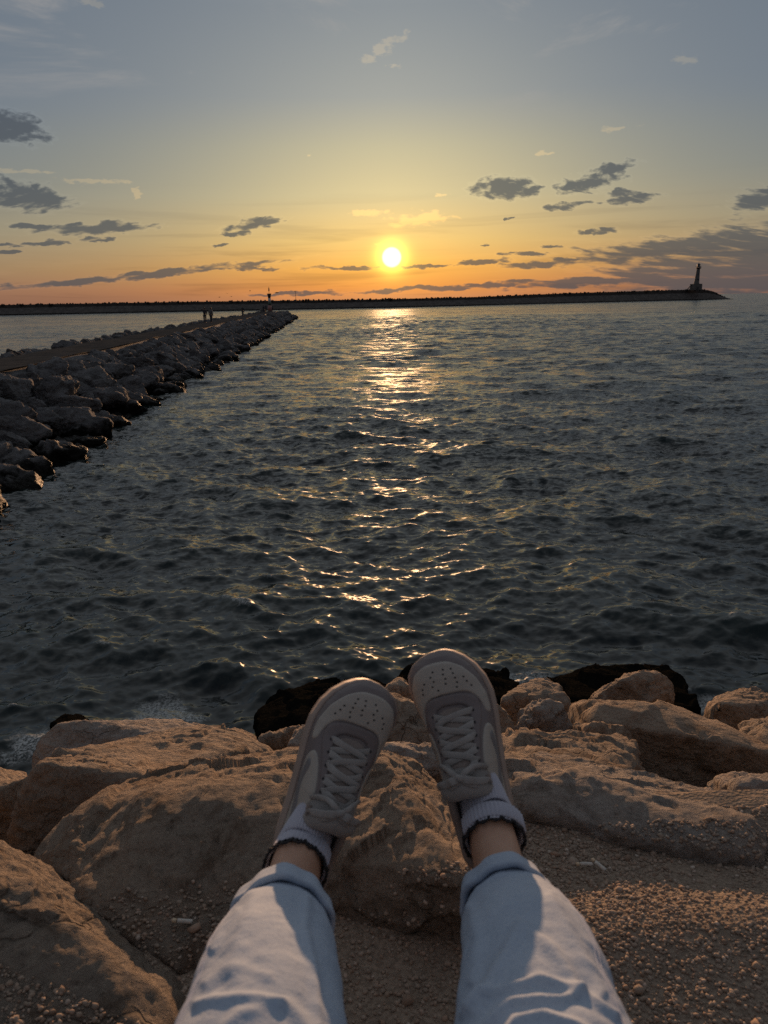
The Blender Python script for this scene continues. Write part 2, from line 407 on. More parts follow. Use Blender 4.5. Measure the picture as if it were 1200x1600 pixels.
# ------------------------------------------------------------------ near shore boulders
# corners of each stone as (photo x, photo y, metres ahead)
rock([(50,1337,1.35),(87,1300,1.4),(112,1267,1.45),(171,1236,1.5),(183,1227,1.6),(258,1210,1.68),(333,1187,1.75),(400,1175,1.8),(470,1170,1.78),
      (208,1236,1.38),(258,1252,1.3),(312,1247,1.3),(346,1236,1.32),(400,1210,1.4),(460,1204,1.4),(480,1290,1.2),
      (104,1367,1.18),(125,1404,1.1),(167,1442,1.05),(229,1483,.99),(304,1533,.93),(420,1440,1.02)],
     'large brown boulder with a sunlit sloping top, left of and behind the left shoe', drop=.35, seed=1, sub=7, fct=.34, chips=3, mt='rock', amp=(.013,.010,.0045))
rock([(0,1328,1.12),(40,1372,1.04),(80,1432,.965),(170,1492,.9),(290,1592,.838),(0,1313,1.24),(60,1345,1.22),(130,1400,1.13),(200,1470,1.03),(300,1560,.93),(305,1600,.86),
      (0,1640,.76),(230,1640,.77),(-160,1300,1.1),(-160,1600,.78)],
     'boulder with a sunlit ridge in the bottom left corner, pebbles heaped on its near side', drop=.35, back=.06, seed=2, sub=7, fct=.17, chips=2, amp=(.008,.010,.0045))
rock([(600,1182,1.42),(640,1234,1.27),(690,1322,1.10),(732,1378,1.0),(540,1200,1.40),(515,1262,1.24),(500,1330,1.14),(575,1176,1.55),(610,1172,1.7),(655,1190,1.64),(705,1240,1.45),(762,1335,1.18),(792,1400,1.02),
      (515,1420,1.08),(620,1440,1.05),(720,1480,1.0),(785,1460,1.0)],
     'pointed boulder with a sunlit diagonal ridge between the two shoes', drop=.35, back=.1, seed=3, sub=7, fct=.42, chips=2, amp=(.012,.009,.0045))
rock([(62,1196,2.0),(75,1183,2.1),(137,1179,2.15),(179,1192,2.1),(225,1218,1.98),(160,1236,1.95),(112,1268,1.93),(50,1342,1.9),(4,1310,1.92),(21,1287,1.95),(42,1237,1.98),(110,1197,1.99),(170,1300,1.9)],
     'brown steep-faced boulder behind the large left boulder, second from the left edge', drop=.5, seed=4, chips=4)
rock([(83,1179,2.5),(120,1172,2.62),(233,1158,2.75),(317,1137,2.9),(362,1140,2.9),(408,1171,2.7),(333,1190,2.35),(254,1214,2.15),(225,1217,2.15),(179,1190,2.3),(300,1172,2.6)],
     'flat-topped sunlit boulder of flaky stone behind the large left boulder', drop=.5, fct=.3, seed=5, chips=4, amp=(.03,.016,.005))
rock([(48,1212,3.2),(52,1179,3.25),(62,1154,3.3),(87,1134,3.35),(175,1124,3.4),(258,1122,3.55),(308,1135,3.45),(267,1152,3.25),(187,1172,3.22),(100,1185,3.2),(230,1132,3.4)],
     'long low grey boulder at the water edge on the left', drop=.8, fct=.25, seed=6, mt='rock_grey', chips=5)
rock([(-60,1245,2.45),(0,1237,2.5),(42,1212,2.6),(58,1200,2.65),(50,1292,2.55),(21,1304,2.5),(0,1314,2.5),(-60,1314,2.5)],
     'reddish boulder cut by the left edge of the photo', drop=.5, seed=7, sub=5)
rock([(-90,1216,3.6),(-60,1195,3.7),(6,1206,3.9),(14,1222,3.8),(-80,1232,3.3),(0,1240,3.4)], 'tip of a small stone at the far left edge beside the water', drop=.7, seed=8, sub=5)
# middle, behind the shoes
rock([(398,1158,3.3),(428,1144,3.45),(470,1136,3.5),(448,1171,3.4),(404,1173,3.4)], 'small brown stone left of the left shoe, in front of the black wet rock', drop=.6, seed=9, sub=5)
rock([(444,1167,3.0),(466,1136,3.1),(484,1128,3.15),(500,1172,3.05),(470,1182,3.02)], 'small grey stone touching the outline of the left shoe', drop=.6, seed=10, sub=5, mt='rock_grey')
rock([(402,1114,5.9),(420,1093,6.1),(452,1073,6.3),(500,1063,6.5),(545,1068,6.4),(600,1075,6.2),(560,1130,5.4),(400,1150,5.3),(420,1160,5.2)],
     'black wet rock in the water behind the left shoe', drop=1.2, seed=11, mt='rock_wet', amp=(.06,.03,.008))
rock([(622,1052,6.7),(640,1035,6.9),(655,1030,7.0),(700,1036,6.9),(720,1090,6.2),(640,1095,6.1)], 'black wet rock between the toes of the shoes at the water edge', drop=1.2, seed=12, sub=5, mt='rock_wet', amp=(.05,.02,.006))
rock([(602,1070,4.8),(624,1059,4.9),(644,1071,4.8),(652,1090,4.8),(640,1110,4.75),(604,1106,4.75)], 'small rounded stone just right of the left toe', drop=.9, seed=13, sub=5)
rock([(600,1085,4.1),(625,1094,4.1),(648,1112,4.0),(700,1108,4.0),(745,1125,3.9),(740,1172,3.75),(664,1170,3.75),(600,1168,3.75),(620,1120,3.95)], 'stone with a sunlit top between the shoes', drop=.8, seed=14, sub=5)
rock([(590,1166,2.6),(620,1161,2.65),(662,1174,2.6),(735,1168,2.7),(745,1214,2.55),(694,1210,2.55),(640,1202,2.55),(600,1192,2.57)], 'low grey stone between the shoes just behind the pointed ridge', drop=.5, seed=15, sub=5, mt='rock_grey')
rock([(740,1066,3.7),(767,1085,3.75),(779,1096,3.7),(812,1139,3.65),(806,1152,3.6),(770,1152,3.55),(740,1142,3.6)], 'stone half hidden by the right side of the right shoe', drop=.7, seed=16, sub=5)
rock([(735,1052,6.4),(750,1042,6.6),(787,1045,6.5),(810,1064,6.2),(808,1092,5.7),(740,1100,5.7)], 'black wet rock at the water edge right of the right shoe', drop=1.2, seed=17, sub=5, mt='rock_wet', amp=(.05,.02,.006))
rock([(779,1094,4.4),(802,1085,4.5),(820,1066,4.7),(844,1060,4.75),(874,1066,4.7),(889,1094,4.4),(893,1112,4.55),(850,1132,4.5),(814,1141,4.45),(802,1116,4.5)],
     'rounded brown boulder right of the right shoe near the water', drop=.9, seed=18)
rock([(896,1114,3.7),(922,1113,3.7),(932,1122,3.6),(915,1132,3.5),(898,1126,3.5)], 'small sunlit stone between the pyramid stone and the big sloping boulder', drop=.5, seed=19, sub=5)
rock([(812,1152,2.93),(832,1105,2.95),(845,1096,3.02),(859,1095,3.03),(881,1111,3.0),(915,1152,2.95),(905,1162,2.92),(825,1160,2.92)], 'pyramid-shaped grey stone right of the right shoe', drop=.5, seed=20, mt='rock_grey', chips=3)
rock([(868,1056,6.2),(937,1044,6.6),(1012,1040,6.8),(1052,1045,6.7),(1078,1067,6.3),(1088,1101,5.7),(1070,1112,5.5),(900,1116,5.4),(985,1075,6.1)],
     'long black wet rock at the water edge on the right', drop=1.2, seed=21, mt='rock_wet', amp=(.06,.03,.008))
rock([(934,1080,5.2),(975,1061,5.15),(1020,1046,5.35),(1042,1052,5.3),(1052,1068,5.25),(1046,1084,5.2),(1012,1098,5.1),(945,1092,5.15)],
     'sunlit brown boulder lying against the long black wet rock', drop=.9, seed=22, amp=(.03,.016,.005))
rock([(1114,1104,4.5),(1144,1084,4.75),(1174,1076,4.9),(1215,1078,4.9),(1260,1100,4.7),(1260,1152,4.6),(1181,1149,4.6),(1144,1130,4.65),(1121,1115,4.7)],
     'sunlit boulder with a dark wet foot at the right edge near the water', drop=.9, seed=23, amp=(.03,.016,.005))
rock([(1183,1152,3.6),(1200,1126,3.75),(1250,1120,3.8),(1260,1170,3.4),(1190,1162,3.5)], 'corner of a brown stone at the right edge under the wet-footed boulder', drop=.6, seed=24, sub=5)
rock([(922,1124,2.85),(937,1100,2.98),(960,1097,3.02),(985,1103,3.05),(1042,1103,3.1),(1072,1112,3.1),(1125,1131,3.0),(1200,1156,2.85),(1260,1180,2.7),
      (1260,1228,2.8),(1200,1220,2.85),(1140,1236,2.8),(1087,1224,2.84),(1009,1206,2.88),(985,1145,2.95)],
     'big smooth boulder sloping down to the right edge', drop=.55, back=.5, seed=25, fct=.4, chips=3, amp=(.02,.007,.003))
rock([(915,1132,2.72),(919,1129,2.8),(975,1131,2.8),(990,1148,2.78),(985,1168,2.72),(915,1165,2.7)], 'small block on the flat reddish boulder, left of the big smooth one', drop=.4, seed=26, sub=5)
rock([(772,1152,2.4),(800,1147,2.48),(847,1153,2.48),(915,1157,2.48),(992,1152,2.45),(1003,1200,2.12),(960,1206,2.0),(900,1205,1.95),(840,1190,1.98),(772,1190,1.98)],
     'flat reddish boulder with a rough sunlit top behind the long grey front boulder', drop=.4, seed=27, amp=(.02,.014,.005), strata=.8)
rock([(802,1206,1.5),(859,1209,1.5),(930,1215,1.49),(990,1233,1.45),(1069,1255,1.40),(1144,1274,1.34),(1168,1292,1.30),(788,1192,1.62),(847,1181,1.75),(907,1195,1.75),(1012,1211,1.72),(1072,1226,1.68),(1144,1246,1.58),(1190,1275,1.45),
      (795,1255,1.40),(880,1272,1.36),(960,1292,1.34),(1069,1325,1.26),(1188,1335,1.23)],
     'long grey front boulder with a crack, gravel banked against its shaded side', drop=.4, back=.12, seed=28, fct=.34, sub=7, mt='rock_grey', chips=2, amp=(.012,.011,.004))
rock([(1160,1284,1.62),(1176,1262,1.75),(1205,1266,1.78),(1260,1290,1.7),(1260,1340,1.66),(1185,1326,1.68)], 'rust-brown stone at the right edge behind the end of the long front boulder', drop=.4, seed=29, sub=5)
rock([(1153,1228,2.15),(1166,1217,2.22),(1205,1213,2.25),(1260,1215,2.25),(1260,1267,2.15),(1200,1265,2.13),(1175,1252,2.16)], 'pale grey stone at the right edge below the big sloping boulder', drop=.4, seed=30, sub=5, mt='rock_grey')
rock([(78,1128,6.4),(92,1117,6.6),(108,1116,6.6),(120,1127,6.4),(116,1136,6.2),(84,1138,6.2)], 'small black wet stone in the surf on the left', drop=1.0, seed=31, sub=5, mt='rock_wet')

# ------------------------------------------------------------------ ground
def ground_z(x, y):
    P = np.stack([x, y, x*0], -1).reshape(-1, 3)
    n1 = fbm(P*0.9, 4, 77).reshape(x.shape); n2 = fbm(P*5.0, 4, 78).reshape(x.shape)
    rt = sstep(.12, .3, x)
    z = CAMZ - 1.0 - 0.06*sstep(1.0, 1.3, y)*rt - 0.68*np.maximum(y-(1.12+.36*rt), 0)
    z = z + 0.012*n2 + 0.03*n1*sstep(1.2, 2.5, np.abs(y)+np.abs(x)*.4)
    z = z - 0.3*sstep(1.3, 4, y)
    # gravel banked against the long front boulder and the left ridge stone
    z = z + 0.10*np.exp(-(((x+.46)/.16)**2+((y-.74)/.13)**2))
    z = z + 0.5*sstep(-1.0, -4.0, y)
    left = sstep(-6.0, -9.0, x)          # towards the root of the jetty the land is higher
    z = np.where(y < 1.45, z-0.0, z)
    z = z*(1-left*0.0) - 1.2*left*sstep(0, 3, -z+3.0)*0
    return np.maximum(z, -2.5)
xs = np.concatenate([np.linspace(-45, -3, 60)[:-1], np.linspace(-3, -1.2, 40)[:-1], np.linspace(-1.2, 1.4, 330), np.linspace(1.4, 4, 50)[1:], np.linspace(4, 45, 60)[1:]])
ys = np.concatenate([np.linspace(-40, 0, 50)[:-1], np.linspace(0, .6, 30)[:-1], np.linspace(.6, 1.8, 200), np.linspace(1.8, 9, 80)[1:]])
gx, gy = np.meshgrid(xs, ys); gz = ground_z(gx, gy)
GV = np.stack([gx, gy, gz], -1).reshape(-1, 3); GF = grid_faces(len(xs), len(ys))
def ground_fn(n, i):
    P = n.geo('Position')
    c = n.mix(n.mr(n.noise(P, 2.2, 5, 0.6), 0.38, 0.62), (0.235, 0.185, 0.145), (0.28, 0.22, 0.17))
    v = n.voro(P, 170.0, 'F1', 'Color'); vf = n.sep(v)[0]
    c = n.mix(n.mr(vf, 0.0, 1.0, 0.0, 0.6), n.vm('SCALE', c, scale=0.7), n.vm('SCALE', c, scale=1.35))
    z = n.sep(P)[2]
    wet = n.mr(n.m('ADD', z, n.m('MULTIPLY', n.noise(P, 2.0, 3), .6)), 1.25, .9, 0, 1, True)
    c = n.mix(wet, c, (0.012, 0.012, 0.010))
    n.put(i['Base Color'], c); n.put(i['Roughness'], n.mr(wet, 0, 1, 0.9, 0.35)); i['Specular IOR Level'].default_value = .06
    h = n.m('ADD', n.voro(P, 120.0, 'F1'), n.m('MULTIPLY', n.noise(P, 60, 6, 0.7), 1.2))
    n.put(i['Normal'], n.bump(h, 0.9, 0.006))
M['ground'] = mat('gritty_ground', ground_fn)
obj('ground', GV, GF, M['ground'], kind='structure', label='gritty shore ground sloping to the water')

# ------------------------------------------------------------------ gravel and loose stones (height from ray casts on the real surfaces)
def bvh(V, F): return BVHTree.FromPolygons([Vector(v) for v in V], [tuple(int(q) for q in f) for f in F])
gmask = (GV[:, 0] > -1.3) & (GV[:, 0] < 1.5) & (GV[:, 1] > .3) & (GV[:, 1] < 2.2)
gf2 = GF[gmask[GF].all(1)]
TREES = [bvh(GV, gf2)] + [bvh(*NEAR[k]) for k in (0, 1, 2, 27)]
def surf(x, y):
    best = None
    for k, t in enumerate(TREES):
        h = t.ray_cast(Vector((x, y, 5.0)), Vector((0, 0, -1)))
        if h[0] is not None and (best is None or h[0].z > best[0]): best = (h[0].z, h[1], k)
    return best
rng = np.random.RandomState(5)
def pebble_protos(n=12, sub=1):
    out = []
    for k in range(n):
        V, F = ico(sub); r = np.random.RandomState(100+k)
        pts = r.normal(size=(9, 3)); pts /= np.linalg.norm(pts, axis=1)[:, None]
        q = np.maximum(V@pts.T, 1e-5)/r.uniform(.72, 1.0, 9)[None]
        rr = np.minimum((q**40).sum(1)**(-1/40.), 1.35)
        out.append((V*rr[:, None]*np.array([1.0, r.uniform(.65, 1), r.uniform(.45, .75)]), F))
    return out
PP = pebble_protos()
def scatter(n, region, smin, smax, pw, accept, sub_seed):
    r = np.random.RandomState(sub_seed); Vs, Fs, off, cnt = [], [], 0, 0
    (x0, x1, y0, y1) = region
    while cnt < n:
        x, y = r.uniform(x0, x1), r.uniform(y0, y1)
        cnt += 1
        h = surf(x, y)
        if h is None or not accept(x, y, h[2], h[1], r): continue
        s = smin + (smax-smin)*r.rand()**pw
        V, F = PP[r.randint(len(PP))]
        e = Euler((r.uniform(-.5, .5), r.uniform(-.5, .5), r.uniform(0, 6.28))).to_matrix()
        W = (V*s)@np.array(e).T + np.array([x, y, h[0]+s*.22])
        Vs.append(W); Fs.append(F+off); off += len(W)
    return np.vstack(Vs), np.vstack(Fs)
def patch(x, y, f=3.0, s=3): return float(vnoise(np.array([[x*f, y*f, s]]), 31)[0])
def acc_ground(x, y, k, nrm, r):
    if k == 0: return r.rand() < .72+.5*patch(x, y, 7)
    if k == 1: return y < 1.13 + .05*patch(x, y) and x > -.50 and nrm.z > .5 and r.rand() < .55*sstep(1.16, 1.0, y)
    if k == 2: return x < -.1 and y < .855-.25*(x+.5) + .03*patch(x, y, 6) and nrm.z > .5 and r.rand() < .8
    if k == 3: return y < 1.06+.03*patch(x, y) and r.rand() < .5
    if k == 4: return y < 1.335 and nrm.z > .3 and y < 1.29+.05*patch(x, y, 5) and r.rand() < .6
    return False
def gravel_fn(n, i):
    P = n.geo('Position'); isl = n.geo('Random Per Island')
    c = n.ramp(isl, [(0, (0.225, 0.159, 0.118)), (.25, (0.332, 0.253, 0.195)), (.5, (0.261, 0.212, 0.171)), (.72, (0.368, 0.294, 0.236)), (.9, (0.297, 0.201, 0.147)), (1, (0.475, 0.412, 0.353))])
    c = n.mix(n.mr(n.noise(P, 140, 3, .6), .35, .65, 0, .5), c, n.vm('SCALE', c, scale=.65))
    n.put(i['Base Color'], c); i['Roughness'].default_value = .9; i['Specular IOR Level'].default_value = .08
    n.put(i['Normal'], n.bump(n.noise(P, 300, 4, .7), .7, .0015))
M['gravel'] = mat('gravel_stone', gravel_fn)
gV, gF = scatter(50000, (-.75, 1.05, .62, 1.42), .0014, .0052, 2.4, acc_ground, 1)
obj('gravel', gV, gF, M['gravel'], smooth=False, kind='stuff', label='loose limestone gravel between the boulders')
gV, gF = scatter(800, (-.7, 1.05, .66, 1.42), .005, .011, 2.4, lambda x, y, k, nn, r: acc_ground(x, y, k, nn, r) and (k != 0 or r.rand() < .35+.5*(y > 1.12)+.3*patch(x, y, 4)), 2)
obj('loose_stones', gV, gF, M['gravel'], smooth=False, kind='stuff', label='scattered larger chips of stone lying on the gravel')
# cigarette ends
def butt(px, py, z, rot, lab):
    P = UZ(px, py, CAMZ+z); h = surf(P[0], P[1]) or (P[2],)
    n_ = 12; L = .024; r_ = .0038; V = []; F = []
    for j, t in enumerate(np.linspace(-L/2, L/2, 5)):
        k_ = 1.0+.08*math.sin(j*2.1)
        for a in np.linspace(0, 2*math.pi, n_, endpoint=False): V.append((t, r_*k_*math.cos(a), r_*(.8 if j == 4 else 1)*math.sin(a)))
    F = [tuple(f) for f in grid_faces(n_, 5, True)] + [tuple(range(n_))[::-1], tuple(range(4*n_, 5*n_))]
    root = empty('cigarette_butt', (P[0], P[1], h[0]+.009), label=lab, cat='cigarette butt')
    root.rotation_euler = (0, .1, R(rot))
    obj('paper', V, F, M['paper'], root); V2 = [(v[0]*.25-L*.72, v[1]*.97, v[2]*.97) for v in V]
    obj('filter_end', V2, F, M['filter'], root)
M['paper'] = simple('cigarette_paper', (.46, .44, .40), .8, .25, 200)
M['filter'] = simple('cigarette_filter', (.50, .40, .28), .8, .1, 200)
butt(940, 1325, -1.0, -55, 'white cigarette end lying aslant on the gravel right of the right shoe')
butt(918, 1321, -1.0, 5, 'stubby cigarette end just left of the slanted one on the gravel')
butt(290, 1449, -.98, 0, 'cigarette end on the large left boulder beside the left trouser leg')
# the stone the person sits on (behind the camera's view)
rb = np.array([[-.62,-.75,0],[.66,-.8,0],[-.7,.22,0],[.62,.25,0],[-.5,-.6,.34],[.5,-.62,.35],[-.5,.12,.30],[.48,.14,.30],[0,.22,.28]])+np.array([0, 0, CAMZ-1.06])
X, F = carve(rb, 61, 5, 14, 4, (.01, .006, .002))
obj('boulder', X-rb.mean(0), F, M['rock'], loc=tuple(rb.mean(0)), label='low flat stone the person sits on', cat='boulder', group='boulders of the near shore')

# ------------------------------------------------------------------ sea
def wave_tile(N, L, lmin, lmax, th, slope, seed, p=2.0, spread=2.0, swell=0.0):
    r = np.random.RandomState(seed)
    k1 = 2*np.pi*np.fft.fftfreq(N, L/N); kx, ky = np.meshgrid(k1, k1); k = np.hypot(kx, ky); k[0, 0] = 1
    cosd = (kx*math.cos(th)+ky*math.sin(th))/k
    S = k**(-p-2.0)*(0.06+np.abs(cosd)**spread*(cosd > 0)+.12*np.abs(cosd)**spread)
    ka, kb = 2*np.pi/lmax, 2*np.pi/lmin
    S = S*(1/(1+np.exp(-(k-ka)/(.18*ka))))*np.exp(-(k/kb)**4)*(k < 1.6*kb)*(k > .35*ka); S[0, 0] = 0
    H = (r.normal(size=(N, N))+1j*r.normal(size=(N, N)))*np.sqrt(S)
    h = np.fft.ifft2(H).real; sx = np.fft.ifft2(1j*kx*H).real; sy = np.fft.ifft2(1j*ky*H).real
    f = slope/math.sqrt((sx**2+sy**2).mean())
    dx_ = np.fft.ifft2(1j*kx/k*H).real*f; dy_ = np.fft.ifft2(1j*ky/k*H).real*f
    jac = np.fft.ifft2(-k*H).real*f
    return (np.stack([h*f, dx_, dy_, jac], -1), L)
def samp(tile, x, y, rot):
    T, L = tile; N = T.shape[0]; c, s = math.cos(rot), math.sin(rot)
    u = ((c*x+s*y)/L*N) % N; v = ((-s*x+c*y)/L*N) % N
    i = np.floor(u).astype(int); j = np.floor(v).astype(int); fu = (u-i)[..., None]; fv = (v-j)[..., None]
    i %= N; j %= N; i1 = (i+1) % N; j1 = (j+1) % N
    o = T[j, i]*(1-fu)*(1-fv)+T[j, i1]*fu*(1-fv)+T[j1, i]*(1-fu)*fv+T[j1, i1]*fu*fv
    ox = c*o[..., 1]-s*o[..., 2]; oy = s*o[..., 1]+c*o[..., 2]
    return o[..., 0], ox, oy, o[..., 3]
WT = R(-100)
tA = wave_tile(640, 61.0, 1.1, 5.4, WT-.15, .15, 1, p=1.35, spread=3)
tB = wave_tile(640, 15.3, .26, 1.25, WT-.5, .21, 2, p=1.5, spread=1.2)
tC = wave_tile(512, 4.1, .07, .30, WT+.3, .17, 3, p=1.9, spread=.7)
rr = [4.3]
while rr[-1] < 235: rr.append(rr[-1]+.0035*rr[-1]+.004)
while rr[-1] < 12000: rr.append(rr[-1]*1.035)
rr = np.array(rr)
aa = np.concatenate([np.linspace(-100, -34, 70)[:-1], np.linspace(-34, 34, 1180), np.linspace(34, 100, 70)[1:]])*math.pi/180
A_, R_ = np.meshgrid(aa, rr)
X0 = R_*np.sin(A_); Y0 = R_*np.cos(A_); Z0 = np.zeros_like(X0)
JA = R(-4.05); JD = np.array([math.sin(JA), math.cos(JA)]); JR = np.array([math.cos(JA), -math.sin(JA)])
LAT = X0*JR[0]+Y0*JR[1]; LON = X0*JD[0]+Y0*JD[1]
calm = 1-.62*sstep(-14, -17, LAT)*sstep(235, 200, LON)
fA = sstep(240, 150, R_); fB = sstep(48, 20, R_); fC = sstep(20, 8, R_)
big = .8+.35*vnoise(np.stack([X0.ravel()*.09, Y0.ravel()*.09, 0*X0.ravel()], 1), 8).reshape(X0.shape)
JAC = 0
near_n = R_ < 245
nr = int(near_n[:, 0].sum())
for t, rot, wgt, chop in ((tA, 0.0, fA*big, .85), (tB, .55, fB*(.75+.25*big), .75), (tC, -.4, fC, .6)):
    h, ox, oy, jc = samp(t, X0[:nr], Y0[:nr], rot)
    w_ = (wgt*calm)[:nr]
    Z0[:nr] += h*w_; X0[:nr] += -chop*ox*w_*-1; Y0[:nr] += -chop*oy*w_*-1
    J = np.zeros_like(X0); J[:nr] = jc*w_*(1 if t is not tC else .4); JAC = JAC+J
# foam: on the crests that fold near the stones, and in the backwash along them
shore = sstep(9.5, 6.0, Y0+.25*np.abs(X0))
jet = sstep(2.2, .1, np.abs(LAT+7.0))*(LON < 215)*(LON > 8)
Q = np.stack([X0.ravel(), Y0.ravel(), 0*X0.ravel()], 1)
nf = np.zeros(X0.size); sel = (R_.ravel() < 60)
nf[sel] = fbm(Q[sel]*np.array([1.3, 2.0, 1]), 5, 41, .6)
nf = nf.reshape(X0.shape)
foam = 1.7*sstep(.19, .47, nf+.33*shore-.09)*shore*.8 + sstep(.1, .5, nf)*jet*.5
JAC = -JAC; jt = np.percentile(JAC[(R_ < 20)], [97.0, 99.7]); foam = foam+sstep(jt[0], jt[1], JAC)*.8*sstep(17, 8, R_)*sstep(-.12, .2, nf)
def sea_fn(n, i):
    P = n.geo('Position'); N = n.geo('Normal')
    px_, py_, pz_ = n.sep(P)
    rdist = n.vm('LENGTH', n.comb(px_, py_, 0.0))
    at = n.n.new('ShaderNodeAttribute'); at.attribute_name = 'foam'
    fine = n.noise(n.comb(n.m('MULTIPLY', px_, .6), py_, 0.0), 26.0, 4, .7)
    fbr = n.noise(P, 34.0, 5, .75)
    fo = n.m('MULTIPLY', at.outputs['Fac'], n.mr(fbr, .40, .60, 0, 1, True), clamp=True)
    P2 = n.comb(n.m('MULTIPLY', px_, .55), py_, 0.0)
    cC = n.noise(P2, 9.0, 3, .6, .3, 'Color'); cB = n.noise(P2, 2.3, 3, .6, .3, 'Color'); cA = n.noise(P2, .45, 4, .6, .2, 'Color')
    kC = n.mr(rdist, 7, 17, .35, 1.35); kB = n.mr(rdist, 20, 52, 0, 1.4); kA = n.mr(rdist, 150, 240, 0, 1.4)
    off = n.vm('SCALE', n.vm('SUBTRACT', cC, (.5, .5, .5)), scale=kC)
    off = n.vm('ADD', off, n.vm('SCALE', n.vm('SUBTRACT', cB, (.5, .5, .5)), scale=kB))
    off = n.vm('ADD', off, n.vm('SCALE', n.vm('SUBTRACT', cA, (.5, .5, .5)), scale=kA))
    cD = n.noise(n.comb(n.m('MULTIPLY', px_, .5), py_, 7.0), .085, 4, .62, .2, 'Color')
    off = n.vm('ADD', off, n.vm('SCALE', n.vm('SUBTRACT', cD, (.5, .5, .5)), scale=n.mr(rdist, 50, 160, 0, 1.0)))
    off = n.vm('MULTIPLY', off, (1.05, 1.25, 0.0))
    NN = n.vm('NORMALIZE', n.vm('ADD', N, off))
    gust = n.noise(n.comb(n.m('MULTIPLY', px_, .012), n.m('MULTIPLY', py_, .03), 2.0), 1.0, 3, .6)
    body = n.mix(n.mr(n.m('ADD', pz_, n.m('MULTIPLY', n.m('SUBTRACT', gust, .5), .3)), -.12, .28), (0.002, 0.0052, 0.0052), (0.005, 0.018, 0.016))
    c = n.mix(n.m('MULTIPLY', fo, .85), body, (.55, .58, .57))
    n.put(i['Base Color'], c)
    n.put(i['Roughness'], n.m('ADD', n.mr(rdist, 10, 60, .085, .16), n.m('MULTIPLY', fo, .5)))
    i['IOR'].default_value = 1.333
    n.put(i['Normal'], NN)
M['sea'] = mat('sea_water', sea_fn)
SV = np.stack([X0, Y0, Z0], -1).reshape(-1, 3)
sea = obj('sea', SV, grid_faces(len(aa), len(rr)), M['sea'], kind='structure', label='dark choppy sea with a golden sun path')
fa = sea.data.attributes.new('foam', 'FLOAT', 'POINT'); fa.data.foreach_set('value', foam.ravel().astype(np.float32))
del X0, Y0, SV, Q, A_, Z0

# ------------------------------------------------------------------ jetty on the left
def J(L, s, z): return np.array([L*JR[0]+s*JD[0], L*JR[1]+s*JD[1], z])
secL = [(-6.6, -1.6), (-8.6, -.3), (-11.2, 1.62), (-11.5, 1.8), (-14.4, 1.8), (-14.8, 1.7), (-17.8, -1.2)]
ss = np.concatenate([np.linspace(-35, 20, 40), np.linspace(20.5, 206, 260), [208, 210, 212, 214, 215]])
V = []
for s_ in ss:
    e = max(0, s_-206)/9.0; sh = math.sqrt(max(0, 1-e*e))
    for k, (L, z) in enumerate(secL):
        L2 = -12.2+(L+12.2)*sh; z2 = z if e == 0 else -1.6+(z+1.6)*max(.25, sh)
        V.append(J(L2, s_, z2))
V = np.array(V); V[:, 2] += .05*fbm(V*.8, 3, 12)
F = grid_faces(len(secL), len(ss))
jet_root = empty('jetty', tuple(J(-12.2, 0, 0)), label='long rubble jetty with a flat walkway running out to a small beacon', cat='jetty')
base = J(-12.2, 0, 0)
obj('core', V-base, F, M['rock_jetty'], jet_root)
def path_fn(n, i):
    P = n.geo('Position')
    c = n.mix(n.mr(n.noise(P, 1.3, 5, .6), .38, .62), (.06, .057, .053), (.09, .084, .078))
    c = n.mix(n.mr(n.noise(P, 30, 3, .6), .4, .65, 0, .5), c, (.035, .033, .031))
    n.put(i['Base Color'], c); i['Roughness'].default_value = .95; i['Specular IOR Level'].default_value = 0.0; n.put(i['Normal'], n.bump(n.noise(P, 14, 5, .7), .6, .03))
M['path'] = mat('walkway_gravel', path_fn)
ps = np.linspace(-35, 205, 400); pl_ = np.linspace(-14.4, -11.45, 12)
V = np.array([J(l+.12*math.sin(s_*.35+i), s_, 1.865+.02*math.sin(s_*.7+l)) for s_ in ps for i, l in enumerate(pl_)]); V[:, 2] += .02*fbm(V*1.5, 3, 14)
obj('walkway', V-base, grid_faces(12, len(ps)), M['path'], jet_root)
# boulder shapes shared by the jetty stones
def proto(seed, sub=5, amp=(.08, .065, .022)):
    r = np.random.RandomState(seed); P = r.normal(size=(16, 3)); P /= np.linalg.norm(P, axis=1)[:, None]
    P *= np.array([1.0, r.uniform(.68, .95), r.uniform(.55, .8)])*r.uniform(.82, 1.12, (16, 1))
    return carve(P, seed, sub, 50, 4, amp, size=.9, fct=.65)
PRO = [proto(200+k) for k in range(14)]
PRM = [mesh_data('jetty_boulder', V_, F_, M['rock_jetty']) for V_, F_ in PRO]
rj = np.random.RandomState(9); spots = []
for L0, z0, size, band in ((-7.6, .10, .95, 'water'), (-8.7, .62, .92, 'mid'), (-9.7, 1.15, .88, 'mid'), (-10.75, 1.58, .78, 'top'), (-15.3, 1.80, .58, 'left'), (-16.7, .95, .9, 'left2')):
    s_ = 7.5 if band in ('water', 'mid', 'top') else 16
    while s_ < 213:
        sc = size*rj.uniform(.78, 1.4)
        e = max(0, s_-203)/11.0; sh = math.sqrt(max(0, 1-e*e))
        L = -12.2+(L0+12.2)*sh+rj.uniform(-.28, .28)
        spots.append((s_, L, z0*(1 if e == 0 else max(.3, sh))-.24+rj.uniform(-.16, .12), sc, band))
        s_ += sc*rj.uniform(1.25, 1.65)*(1.0 if s_ < 110 else 1.2)
spots.sort(key=lambda q: q[0])
